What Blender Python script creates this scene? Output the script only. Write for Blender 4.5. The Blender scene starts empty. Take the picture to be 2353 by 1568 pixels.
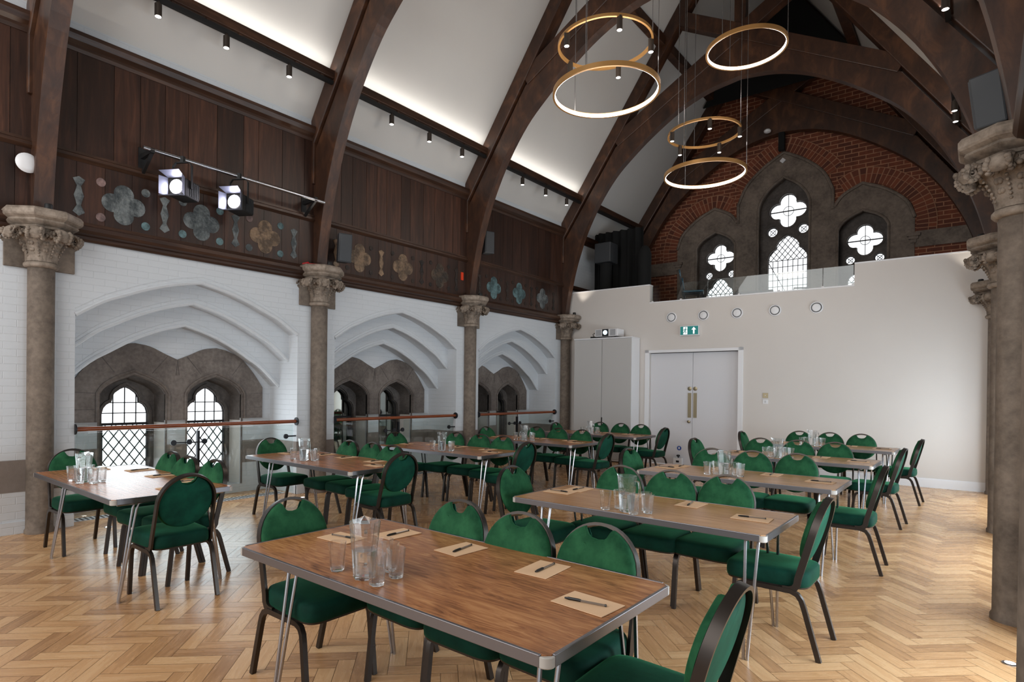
import bpy, bmesh, math, random
from mathutils import Vector, Matrix
from mathutils.geometry import tessellate_polygon
random.seed(7)
PI = math.pi
C = bpy.context.scene.collection
SK = 0.0382                      # the end wall and trusses stand slightly off square to the arcade
XL, XR, XC = -7.0917, 0.1855, -3.453
YW = 11.43                       # end wall
YG = 14.5                        # brick gable wall
COLY = [1.63, 4.844, 8.058, 11.27]
WL, WR = -7.15, 0.25             # faces of the arcade walls

# ---------------------------------------------------------------- mesh helper
class MB:
    def __init__(s): s.v = []; s.f = []; s.t = []
    def add(s, vs, fs, tone=0.5):
        o = len(s.v); s.v += [tuple(p) for p in vs]
        for f in fs: s.f.append([o + i for i in f]); s.t.append(tone)
        return s
    def box(s, c, d, rz=0, M=None, tone=0.5):
        x, y, z = d[0] / 2, d[1] / 2, d[2] / 2
        vs = [Vector((a * x, b * y, e * z)) for a in (-1, 1) for b in (-1, 1) for e in (-1, 1)]
        R = M if M else Matrix.Rotation(rz, 3, 'Z')
        vs = [R @ p + Vector(c) for p in vs]
        return s.add(vs, [(0, 1, 3, 2), (4, 6, 7, 5), (0, 4, 5, 1), (2, 3, 7, 6), (0, 2, 6, 4), (1, 5, 7, 3)], tone)
    def b2(s, a, b, tone=0.5):
        return s.box([(a[i] + b[i]) / 2 for i in range(3)], [abs(b[i] - a[i]) for i in range(3)], tone=tone)
    def sweep(s, path, prof, side=None, closed=False, scales=None, tone=0.5, cap=True):
        """prof: list of (a,b) in plane (side, normal) ; side: fixed vector for axis a"""
        P = [Vector(p) for p in path]; n = len(P); m = len(prof); rings = []
        prev = None
        for i, p in enumerate(P):
            if closed: t = P[(i + 1) % n] - P[i - 1]
            else: t = P[min(i + 1, n - 1)] - P[max(i - 1, 0)]
            t.normalize()
            if side is not None: a = Vector(side)
            else:
                a = prev if prev else (Vector((0, 0, 1)) if abs(t.z) < .9 else Vector((1, 0, 0)))
            a = a - t * a.dot(t); a.normalize(); prev = a
            b = t.cross(a)
            sc = scales[i] if scales else 1
            if not isinstance(sc, tuple): sc = (sc, sc)
            rings.append([p + a * (q[0] * sc[0]) + b * (q[1] * sc[1]) for q in prof])
        vs = [q for r in rings for q in r]; fs = []
        for i in range(n if closed else n - 1):
            for j in range(m):
                k = (i + 1) % n
                fs.append((i * m + j, i * m + (j + 1) % m, k * m + (j + 1) % m, k * m + j))
        if not closed and cap:
            fs.append(list(range(m))[::-1]); fs.append([(n - 1) * m + j for j in range(m)])
        return s.add(vs, fs, tone)
    def tube(s, path, r, n=10, closed=False, scales=None, tone=0.5):
        return s.sweep(path, [(r * math.cos(2 * PI * i / n), r * math.sin(2 * PI * i / n)) for i in range(n)], None, closed, scales, tone)
    def rect(s, path, w, h, side, closed=False, tone=0.5):
        return s.sweep(path, [(-w / 2, -h / 2), (w / 2, -h / 2), (w / 2, h / 2), (-w / 2, h / 2)], side, closed, None, tone)
    def lathe(s, prof, n=32, c=(0, 0, 0), tone=0.5, rot=0, M=None, capb=True, capt=True):
        vs = []; fs = []; m = len(prof)
        for i in range(n):
            a = 2 * PI * i / n + rot
            for r, z in prof:
                p = Vector((r * math.cos(a), r * math.sin(a), z))
                if M: p = M @ p
                vs.append(p + Vector(c))
        for i in range(n):
            k = (i + 1) % n
            for j in range(m - 1): fs.append((i * m + j, k * m + j, k * m + j + 1, i * m + j + 1))
        if capb: fs.append([i * m for i in range(n)][::-1])
        if capt: fs.append([i * m + m - 1 for i in range(n)])
        return s.add(vs, fs, tone)
    def plate(s, loops, fn, d0, d1, tone=0.5, side=True):
        L = [[Vector((p[0], p[1], 0)) for p in l] for l in loops]
        tri = tessellate_polygon(L); flat = [p for l in L for p in l]; n = len(flat)
        vs = [fn(p.x, p.y, d0) for p in flat] + [fn(p.x, p.y, d1) for p in flat]
        fs = [tuple(t) for t in tri] + [tuple(i + n for i in t[::-1]) for t in tri]
        if side:
            o = 0
            for l in L:
                k = len(l)
                for i in range(k):
                    a = o + i; b = o + (i + 1) % k; fs.append((a, b, b + n, a + n))
                o += k
        return s.add(vs, fs, tone)
    def ball(s, c, r, n=8, sc=(1, 1, 1), tone=0.5):
        prof = [(max(.0005, math.sin(PI * j / n)), -math.cos(PI * j / n)) for j in range(n + 1)]
        M = Matrix.Diagonal((r * sc[0], r * sc[1], r * sc[2]))
        return s.lathe(prof, n * 2 if n > 5 else n + 3, c, tone, M=M)
    def mesh(s, name, m, smooth=35, normals=True):
        me = bpy.data.meshes.new(name); me.from_pydata(s.v, [], s.f)
        at = me.attributes.new('tone', 'FLOAT', 'FACE'); at.data.foreach_set('value', s.t)
        if normals:
            b = bmesh.new(); b.from_mesh(me)
            bmesh.ops.recalc_face_normals(b, faces=b.faces); b.to_mesh(me); b.free()
        me.materials.append(m)
        if smooth:
            me.polygons.foreach_set('use_smooth', [True] * len(me.polygons))
            try: me.set_sharp_from_angle(angle=math.radians(smooth))
            except Exception: pass
        me.update(); return me
    def build(s, name, m, parent=None, loc=None, rz=0, smooth=35, bevel=0, label=None, normals=True):
        o = bpy.data.objects.new(name, s.mesh(name, m, smooth, normals)); C.objects.link(o)
        if parent: o.parent = parent
        if loc: o.location = loc
        if rz: o.rotation_euler.z = rz
        if bevel:
            bv = o.modifiers.new('edge', 'BEVEL'); bv.width = bevel; bv.segments = 2; bv.limit_method = 'ANGLE'; bv.angle_limit = math.radians(40)
        if label: o['label'] = label
        return o

def tag(o, label=None, cat=None, group=None, kind=None):
    if label: o['label'] = label
    if cat: o['category'] = cat
    if group: o['group'] = group
    if kind: o['kind'] = kind
    return o
def thing(name, label, cat, loc=(0, 0, 0), rz=0, group=None):
    o = bpy.data.objects.new(name, None); C.objects.link(o); o.empty_display_size = .1
    o.location = loc; o.rotation_euler.z = rz
    return tag(o, label, cat, group)
def struct(o): o['kind'] = 'structure'; return o
def copy_tree(o, parent=None):
    c = o.copy(); C.objects.link(c)
    if parent: c.parent = parent
    for ch in list(o.children): copy_tree(ch, c)
    return c
class Kind:
    """first use takes the original, later uses take copies"""
    def __init__(s, make): s.make = make; s.o = None
    def place(s, loc, rz, label, group=None):
        if s.o is None: s.o = s.make(); r = s.o
        else: r = copy_tree(s.o)
        r.location = loc; r.rotation_euler = (0, 0, rz); r['label'] = label
        if group: r['group'] = group
        return r
AZ = math.atan(SK)
def fr(x, y0, z=0, dy=0):        # point in a cross frame at arcade position y0
    return Vector((XL + x * math.cos(AZ) - dy * math.sin(AZ), y0 + x * math.sin(AZ) + dy * math.cos(AZ), z))
def crom(pts, n=6):
    out = []; P = [Vector((p[0], p[1], 0)) for p in pts]; P = [2 * P[0] - P[1]] + P + [2 * P[-1] - P[-2]]
    for i in range(1, len(P) - 2):
        for k in range(n):
            t = k / n; a, b, c, d = P[i - 1], P[i], P[i + 1], P[i + 2]
            q = .5 * (2 * b + (c - a) * t + (2 * a - 5 * b + 4 * c - d) * t * t + (3 * b - a - 3 * c + d) * t ** 3)
            out.append((q.x, q.y))
    out.append((P[-2].x, P[-2].y)); return out

# ---------------------------------------------------------------- materials
def srgb(r, g, b): return tuple((c / 255 / 12.92) if c / 255 <= .04045 else ((c / 255 + .055) / 1.055) ** 2.4 for c in (r, g, b)) + (1,)
class N:
    def __init__(s, name):
        s.m = bpy.data.materials.new(name); s.m.use_nodes = True; s.t = s.m.node_tree; s.p = s.t.nodes['Principled BSDF']
    def n(s, k, **kw):
        x = s.t.nodes.new(k)
        for a, b in kw.items():
            if hasattr(x, a): setattr(x, a, b)
            else: x.inputs[a].default_value = b
        return x
    def l(s, a, b): s.t.links.new(a, b)
    def coord(s, scale=(1, 1, 1), rot=(0, 0, 0), kind='Object', geo=False):
        tc = s.n('ShaderNodeTexCoord'); mp = s.n('ShaderNodeMapping')
        src = tc.outputs[kind]
        if geo: src = s.n('ShaderNodeNewGeometry').outputs['Position']
        s.l(src, mp.inputs[0]); mp.inputs['Scale'].default_value = scale; mp.inputs['Rotation'].default_value = rot
        return mp.outputs[0]
    def noise(s, vec, sc, det=5, ro=.6, dist=0):
        x = s.n('ShaderNodeTexNoise'); s.l(vec, x.inputs['Vector']); x.inputs['Scale'].default_value = sc
        x.inputs['Detail'].default_value = det; x.inputs['Roughness'].default_value = ro; x.inputs['Distortion'].default_value = dist
        return x.outputs['Fac']
    def ramp(s, fac, stops):
        r = s.n('ShaderNodeValToRGB'); s.l(fac, r.inputs[0]); e = r.color_ramp.elements
        while len(e) < len(stops): e.new(.5)
        for i, (p, c) in enumerate(stops): e[i].position = p; e[i].color = c
        return r.outputs[0]
    def mix(s, f, a, b, mode='MIX'):
        x = s.n('ShaderNodeMix', data_type='RGBA', blend_type=mode)
        for v, i in ((f, 0), (a, 6), (b, 7)):
            if hasattr(v, 'links') or hasattr(v, 'is_linked'): s.l(v, x.inputs[i])
            else: x.inputs[i].default_value = v
        return x.outputs[2]
    def math(s, op, a, b=0):
        x = s.n('ShaderNodeMath', operation=op)
        for v, i in ((a, 0), (b, 1)):
            if hasattr(v, 'is_linked'): s.l(v, x.inputs[i])
            else: x.inputs[i].default_value = v
        return x.outputs[0]
    def bump(s, h, st, d=.01):
        b = s.n('ShaderNodeBump'); b.inputs['Strength'].default_value = st; b.inputs['Distance'].default_value = d
        s.l(h, b.inputs['Height']); s.l(b.outputs[0], s.p.inputs['Normal'])
    def set(s, col=None, rough=None, metal=None, **kw):
        for k, v in (('Base Color', col), ('Roughness', rough), ('Metallic', metal)):
            if v is None: continue
            if hasattr(v, 'is_linked'): s.l(v, s.p.inputs[k])
            else: s.p.inputs[k].default_value = v
        for k, v in kw.items(): s.p.inputs[k.replace('_', ' ')].default_value = v
        return s.m
def plain(name, rgb, rough=.5, metal=0, **kw): return N(name).set(srgb(*rgb), rough, metal, **kw)
def tone(n): return n.n('ShaderNodeAttribute', attribute_name='tone').outputs['Fac']

def m_wood(name, dark, mid, light, stretch, sc=3, rough=.45, tv=.5, bump=.15):
    n = N(name); v = n.coord(stretch)
    f = n.noise(v, sc, 8, .65, .6)
    c = n.ramp(f, [(.25, srgb(*dark)), (.52, srgb(*mid)), (.8, srgb(*light))])
    t = tone(n); g = n.math('ADD', n.math('MULTIPLY', t, tv), 1 - tv / 2)
    x = n.n('ShaderNodeHueSaturation'); n.l(c, x.inputs['Color']); n.l(g, x.inputs['Value'])
    n.bump(f, bump, .01); return n.set(x.outputs[0], rough)
M = {}
M['beam'] = m_wood('dark_oak_beam', (34, 21, 15), (66, 41, 27), (104, 68, 44), (2.2, 3, 1.1), 2.2, .42, .3)
M['panel'] = m_wood('dark_oak_boards', (32, 18, 13), (58, 35, 25), (88, 55, 40), (3, 8, .6), 2.2, .42, .9)
M['mould'] = m_wood('dark_oak_moulding', (34, 21, 15), (58, 37, 26), (88, 60, 43), (4, .5, 6), 2.5, .38, .3)
M['rail'] = m_wood('varnished_handrail', (88, 40, 20), (128, 64, 34), (150, 84, 46), (6, .6, 6), 4, .28, .2)
def m_paint(name, rgb, brick=None, rough=.55, bs=.5, var=.05):
    n = N(name)
    a = srgb(*rgb); b = srgb(*[max(0, int(c * (1 - var))) for c in rgb])
    f = n.noise(n.coord(), 1.3, 4)
    col = n.mix(f, b, a)
    if brick:
        geo = n.n('ShaderNodeNewGeometry'); sp = n.n('ShaderNodeSeparateXYZ'); n.l(geo.outputs['Position'], sp.inputs[0])
        cb = n.n('ShaderNodeCombineXYZ')
        n.l(n.math('ADD', sp.outputs[0], sp.outputs[1]), cb.inputs[0]); n.l(sp.outputs[2], cb.inputs[1])
        br = n.n('ShaderNodeTexBrick'); n.l(cb.outputs[0], br.inputs['Vector'])
        br.inputs['Scale'].default_value = 1; br.inputs['Brick Width'].default_value = .215; br.inputs['Row Height'].default_value = .072
        br.inputs['Mortar Size'].default_value = .004; br.inputs['Mortar Smooth'].default_value = .6
        h = n.math('ADD', n.math('SUBTRACT', 1, br.outputs['Fac']), n.math('MULTIPLY', n.noise(n.coord(), 14, 3), .5))
        n.bump(h, bs, .006)
    return n.set(col, rough)
M['wbrick'] = m_paint('white_painted_brick', (206, 210, 214), True)
M['white'] = m_paint('white_plaster', (216, 213, 208), rough=.5)
M['ceil'] = m_paint('ceiling_plaster', (206, 204, 200), rough=.6, var=.03)
M['wallend'] = m_paint('warm_white_wall', (212, 206, 200), rough=.45, var=.03)
def m_stone(name, a, b, c, sc=2.5, rough=.75):
    n = N(name); v = n.coord()
    f = n.noise(v, sc, 8, .65); g = n.noise(v, 22, 4, .6)
    col = n.ramp(n.math('ADD', n.math('MULTIPLY', f, .7), n.math('MULTIPLY', g, .3)), [(.36, srgb(*a)), (.5, srgb(*b)), (.68, srgb(*c))])
    n.bump(g, .35, .008); return n.set(col, rough)
M['stone'] = m_stone('brown_sandstone', (80, 70, 61), (108, 96, 85), (136, 122, 109))
M['capst'] = m_stone('carved_sandstone', (84, 73, 63), (128, 115, 102), (164, 150, 136), 7)
M['dstone'] = m_stone('dark_window_stone', (62, 56, 54), (84, 78, 74), (110, 103, 98))
M['wstone'] = m_stone('arched_window_stone', (78, 70, 65), (104, 95, 89), (134, 125, 118), 1.6)
M['gstone'] = m_stone('gable_sandstone', (82, 72, 64), (112, 100, 90), (138, 124, 112))
M['band'] = m_stone('grey_painted_band', (118, 108, 101), (124, 114, 107), (130, 120, 113))
def m_redbrick():
    n = N('red_brick'); v = n.coord(rot=(PI / 2, 0, 0))
    tc = n.n('ShaderNodeTexCoord'); sp = n.n('ShaderNodeSeparateXYZ'); n.l(tc.outputs['Object'], sp.inputs[0])
    cb = n.n('ShaderNodeCombineXYZ'); n.l(sp.outputs[0], cb.inputs[0]); n.l(sp.outputs[2], cb.inputs[1])
    br = n.n('ShaderNodeTexBrick'); n.l(cb.outputs[0], br.inputs['Vector'])
    br.inputs['Scale'].default_value = 1; br.inputs['Brick Width'].default_value = .26; br.inputs['Row Height'].default_value = .088
    br.inputs['Mortar Size'].default_value = .009; br.inputs['Mortar Smooth'].default_value = .2; br.inputs['Bias'].default_value = -.1
    br.inputs['Color1'].default_value = srgb(120, 62, 38); br.inputs['Color2'].default_value = srgb(88, 45, 30); br.inputs['Mortar'].default_value = srgb(168, 122, 94)
    col = n.mix(.6, br.outputs['Color'], n.ramp(n.noise(n.coord(), 9, 4), [(.3, (.5, .5, .5, 1)), (.7, (1.2, 1.15, 1.1, 1))]), 'MULTIPLY')
    n.bump(br.outputs['Fac'], .4, -.006); return n.set(col, .8)
M['rbrick'] = m_redbrick()
def m_vouss():
    n = N('red_brick_voussoir'); t = tone(n)
    c = n.ramp(t, [(0, srgb(84, 42, 28)), (1, srgb(124, 64, 40))]); return n.set(c, .8)
M['vous'] = m_vouss(); M['mortar'] = plain('pale_mortar', (158, 116, 90), .9)
def m_floor():
    n = N('oak_herringbone'); uv = n.n('ShaderNodeUVMap'); mp = n.n('ShaderNodeMapping'); n.l(uv.outputs[0], mp.inputs[0])
    mp.inputs['Scale'].default_value = (2.0, 18, 1)
    t = tone(n)
    f = n.noise(mp.outputs[0], 1.6, 7, .62, .8)
    c = n.ramp(n.math('ADD', n.math('MULTIPLY', f, .62), n.math('MULTIPLY', t, .38)), [(.2, srgb(152, 110, 74)), (.5, srgb(200, 154, 108)), (.8, srgb(220, 180, 134))])
    n.bump(f, .08, .003); r = n.math('ADD', n.math('MULTIPLY', f, .2), .17)
    return n.set(c, r)
M['floor'] = m_floor(); M['gap'] = plain('floor_joint', (120, 88, 60), .7)
def m_lam():
    n = N('walnut_laminate'); v = n.coord((1.2, 9, 1))
    f = n.noise(v, 3.2, 9, .6, 2.4); g = n.noise(n.coord((1, 2.4, 1)), 2.3, 3, .5, 1.5)
    c = n.ramp(n.math('ADD', n.math('MULTIPLY', f, .65), n.math('MULTIPLY', g, .35)), [(.32, srgb(104, 62, 36)), (.5, srgb(168, 112, 70)), (.68, srgb(204, 148, 98))])
    return n.set(c, .27)
M['lam'] = m_lam()
def m_lam2(name, cols, st):
    n = N(name); v = n.coord((.8, st, 1)); f = n.noise(v, 4, 8, .6, .5)
    n.set(n.ramp(f, [(.3, srgb(*cols[0])), (.52, srgb(*cols[1])), (.75, srgb(*cols[2]))]), .26); return n.m
M['lam_tan'] = m_lam2('tan_oak_laminate', ((138, 92, 54), (190, 140, 92), (212, 166, 118)), 26)
M['lam_red'] = m_lam2('reddish_walnut_laminate', ((116, 68, 42), (174, 112, 74), (198, 140, 98)), 20)
def m_velvet(name, a, b):
    n = N(name); f = n.noise(n.coord(), 9, 4, .6)
    col = n.ramp(f, [(.3, srgb(*a)), (.7, srgb(*b))]); n.bump(n.noise(n.coord((1, 1, 6)), 60, 2), .12, .002)
    n.p.inputs['Sheen Weight'].default_value = .35; n.p.inputs['Sheen Roughness'].default_value = .35; n.p.inputs['Sheen Tint'].default_value = srgb(90, 190, 130)
    n.p.inputs['Specular IOR Level'].default_value = .15
    return n.set(col, .8)
M['velv'] = m_velvet('green_velvet_back', (14, 58, 36), (44, 98, 64))
M['velvs'] = m_velvet('green_velvet_seat', (2, 38, 30), (8, 58, 46))
M['velvr'] = m_velvet('green_velvet_rear', (6, 54, 44), (14, 78, 62))
M['frame'] = plain('speckled_black_metal', (62, 56, 52), .34, .75)
M['alu'] = plain('aluminium_edge', (126, 124, 128), .36, .85)
M['chrome'] = plain('brushed_steel', (176, 176, 180), .25, 1)
M['barn'] = plain('barn_door_metal', (120, 124, 140), .45, .6)
M['corner'] = plain('grey_corner_cap', (176, 172, 166), .5)
M['kraft'] = plain('kraft_card', (222, 184, 146), .85)
M['pen'] = plain('black_plastic', (14, 13, 14), .35)
M['penb'] = plain('clear_pen_barrel', (120, 108, 98), .2)
M['black'] = plain('matt_black', (14, 14, 15), .6)
M['blk2'] = plain('black_fabric', (9, 10, 10), .9)
M['grey'] = plain('dark_grey_plastic', (52, 54, 57), .55)
M['brass'] = plain('brushed_brass', (150, 138, 112), .35, .8)
M['bronze'] = plain('gold_bronze', (176, 132, 78), .38, .5)
M['spotc'] = plain('dark_bronze_spot', (64, 56, 50), .4, .5)
M['lgrey'] = plain('light_grey_laminate', (196, 196, 198), .45)
M['cupb'] = plain('pale_grey_board', (188, 186, 184), .5)
M['door'] = plain('white_door_paint', (214, 214, 218), .4)
M['gloss'] = plain('white_gloss', (226, 226, 228), .3)
M['teal'] = plain('teal_chair_shell', (40, 84, 104), .4)
M['iron'] = plain('dark_ironwork', (40, 40, 44), .45, .6)
M['lead'] = plain('lead_came', (38, 38, 42), .6, .3)
M['purpl'] = plain('violet_pipe', (70, 66, 78), .35, .6)
def emit(name, col, st):
    n = N(name); n.p.inputs['Emission Color'].default_value = col; n.p.inputs['Emission Strength'].default_value = st
    return n.set((col[0] * .5, col[1] * .5, col[2] * .5, 1), .4)
M['sky'] = emit('daylit_glass', (.95, .98, 1, 1), 1.5)
M['skyr'] = emit('daylit_glass_bright', (.86, .95, 1, 1), 7)
M['led'] = emit('warm_led', (1, .9, .82, 1), 14)
M['lens'] = emit('spot_lens', (1, .93, .86, 1), 12)
M['stagelens'] = emit('stage_lens', (.95, .9, 1, 1), 30)
M['cove'] = emit('cove_led', (1, .96, .9, 1), 8)
M['proj'] = emit('projector_lens', (.45, .75, 1, 1), 6)
M['exitg'] = emit('exit_green', srgb(0, 122, 118), .55); M['exitw'] = emit('exit_white', (1, 1, 1, 1), .8)
def m_glass(name, tint=(1, 1, 1, 1), gl=.5, rough=0.0):
    m = bpy.data.materials.new(name); m.use_nodes = True; t = m.node_tree; t.nodes.clear()
    o = t.nodes.new('ShaderNodeOutputMaterial'); tr = t.nodes.new('ShaderNodeBsdfTransparent'); tr.inputs[0].default_value = tint
    g = t.nodes.new('ShaderNodeBsdfGlossy'); g.inputs['Roughness'].default_value = rough; lw = t.nodes.new('ShaderNodeLayerWeight'); lw.inputs[0].default_value = .5
    pw = t.nodes.new('ShaderNodeMath'); pw.operation = 'POWER'; pw.inputs[1].default_value = 4.5; t.links.new(lw.outputs['Facing'], pw.inputs[0]); pw.inputs[1].default_value = 5.5
    fz = t.nodes.new('ShaderNodeMath'); fz.operation = 'MULTIPLY_ADD'; fz.inputs[1].default_value = .75; fz.inputs[2].default_value = .05; t.links.new(pw.outputs[0], fz.inputs[0])
    mx = t.nodes.new('ShaderNodeMixShader'); t.links.new(fz.outputs[0], mx.inputs[0]); t.links.new(tr.outputs[0], mx.inputs[1]); t.links.new(g.outputs[0], mx.inputs[2])
    out = mx.outputs[0]
    if gl:
        gs = t.nodes.new('ShaderNodeBsdfGlass'); gs.inputs['IOR'].default_value = 1.45; gs.inputs[0].default_value = tint; gs.inputs['Roughness'].default_value = 0
        m2 = t.nodes.new('ShaderNodeMixShader'); m2.inputs[0].default_value = gl
        t.links.new(out, m2.inputs[1]); t.links.new(gs.outputs[0], m2.inputs[2]); out = m2.outputs[0]
    t.links.new(out, o.inputs[0]); return m
M['pane'] = m_glass('balustrade_glass', (.94, .98, .975, 1), 0)
M['tumbler'] = m_glass('clear_tumbler', (1, 1, 1, 1), .85)
M['water'] = m_glass('water', (1, 1, 1, 1), .9)
M['mirror'] = plain('mirror_glass', (200, 206, 202), .03, 1)
def m_quat(name, a, b):
    n = N(name); v = n.n('ShaderNodeTexVoronoi'); n.l(n.coord(), v.inputs['Vector']); v.inputs['Scale'].default_value = 26
    f = n.noise(n.coord(), 30, 3)
    n.bump(n.math('ADD', v.outputs['Distance'], f), .8, .01)
    g = n.ramp(n.noise(n.coord(), 7, 5, .7), [(.42, (0, 0, 0, 1)), (.6, (1, 1, 1, 1))])
    return n.set(n.mix(g, srgb(*[int(c * .72) for c in a]), n.mix(f, srgb(*a), srgb(*b))), .6)
QM = {'grey': m_quat('blue_grey_stencil', (86, 92, 94), (128, 132, 130)), 'tan': m_quat('tan_stencil', (110, 88, 68), (160, 132, 104)),
      'brown': m_quat('brown_stencil', (62, 50, 40), (92, 74, 58)), 'teal': m_quat('teal_stencil', (74, 100, 104), (112, 140, 142)), 'pink': m_quat('pink_stencil', (126, 100, 96), (150, 124, 118)),
      'dark': m_quat('dark_stencil', (36, 26, 20), (58, 42, 32))}

# ---------------------------------------------------------------- floor
def make_floor():
    L, W = .36, .09; n = 4; X0, X1, Y0, Y1 = -8.4, 1.9, -3.0, 14.7
    vs = []; fs = []; tn = []; uvs = []
    R = Matrix.Rotation(PI / 4, 2)
    g = .0012
    for s in range(-60, 61):
        for k in range(-190, 190):
            for hv in (0, 1):
                if hv == 0: a, b, c, d = k, k, n, 1
                else: a, b, c, d = k, k + 1, 1, n
                a += s * n; b -= s * n
                cx, cy = (a + c / 2) * W, (b + d / 2) * W
                p = R @ Vector((cx, cy)); p += Vector((-3.3, 5.8))
                if not (X0 < p.x < X1 and Y0 < p.y < Y1): continue
                o = len(vs); u0 = random.random() * 40; v0 = random.random() * 40
                q = [(a * W + g, b * W + g), ((a + c) * W - g, b * W + g), ((a + c) * W - g, (b + d) * W - g), (a * W + g, (b + d) * W - g)]
                for e in q:
                    r = R @ Vector(e); vs.append((r.x - 3.3, r.y + 5.8, 0))
                fs.append((o, o + 1, o + 2, o + 3)); tn.append(random.random())
                if hv == 0: uvs += [(u0, v0), (u0 + L, v0), (u0 + L, v0 + W), (u0, v0 + W)]
                else: uvs += [(u0, v0), (u0, v0 + W), (u0 + L, v0 + W), (u0 + L, v0)]
    o = len(vs); vs += [(X0, Y0, -.002), (X1, Y0, -.002), (X1, Y1, -.002), (X0, Y1, -.002)]; fs.append((o, o + 1, o + 2, o + 3)); tn.append(0); uvs += [(0, 0)] * 4
    me = bpy.data.meshes.new('floor'); me.from_pydata(vs, [], fs)
    at = me.attributes.new('tone', 'FLOAT', 'FACE'); at.data.foreach_set('value', tn)
    ul = me.uv_layers.new(name='UVMap'); ul.data.foreach_set('uv', [c for p in uvs for c in p])
    me.materials.append(M['floor']); me.materials.append(M['gap']); me.polygons[len(fs) - 1].material_index = 1
    ob = bpy.data.objects.new('floor', me); C.objects.link(ob); struct(ob)
make_floor()

# ---------------------------------------------------------------- arcade walls
def arch(hw, foot, apex, f):     # stepped depressed arch, right half then left half
    prof = [(1, 0), (.8, .33), (.65, .5), (.46, .7), (.23, .88), (0, 1)]
    return [(hw * a, foot + (apex - foot) * b) for a, b in crom(prof, 3)]
def fullarch(hw, foot, apex):
    r = arch(hw, foot, apex, 0); return r + [(-a, b) for a, b in r[::-1][1:]]
LAN = [(1, 0), (1.0, .12), (.93, .3), (.8, .42), (.6, .5), (.59, .64), (.46, .8), (.22, .93), (0, 1)]
def lancet(cx, hw, z0, zs, za):
    r = [(hw * a, zs + (za - zs) * b) for a, b in LAN]
    r = [(hw, z0)] + r + [(-a, b) for a, b in r[::-1][1:]] + [(-hw, z0)]
    return [(cx + a, b) for a, b in r]
def pointed(cx, hw, z0, zs, za, n=6):
    r = crom([(hw, zs), (hw * .84, zs + (za - zs) * .35), (hw * .5, zs + (za - zs) * .7), (0, za)], n)
    r = [(hw, z0)] + r + [(-a, b) for a, b in r[::-1][1:]] + [(-hw, z0)]
    return [(cx + a, b) for a, b in r]
def inside(p, poly):
    x, y = p; c = False; n = len(poly); j = n - 1
    for i in range(n):
        xi, yi = poly[i]; xj, yj = poly[j]
        if (yi > y) != (yj > y) and x < (xj - xi) * (y - yi) / (yj - yi) + xi: c = not c
        j = i
    return c
def leads(mb, poly, lines, fn, d, w=.008, step=.01):
    for (a, b) in lines:
        a = Vector(a); b = Vector(b); L = (b - a).length; k = max(2, int(L / step)); run = None
        for i in range(k + 1):
            p = a.lerp(b, i / k); ins = inside(p, poly)
            if ins and run is None: run = p
            if (not ins or i == k) and run is not None:
                if (p - run).length > step: mb.rect([fn(run.x, run.y, d), fn(p.x, p.y, d)], w, w, (fn(0, 0, 1) - fn(0, 0, 0)))
                run = None
def outline(mb, poly, fn, d, w=.014):
    P = [fn(a, b, d) for a, b in poly]; mb.sweep(P, [(-w / 2, -w / 2), (w / 2, -w / 2), (w / 2, w / 2), (-w / 2, w / 2)], (fn(0, 0, 1) - fn(0, 0, 0)), True)

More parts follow.
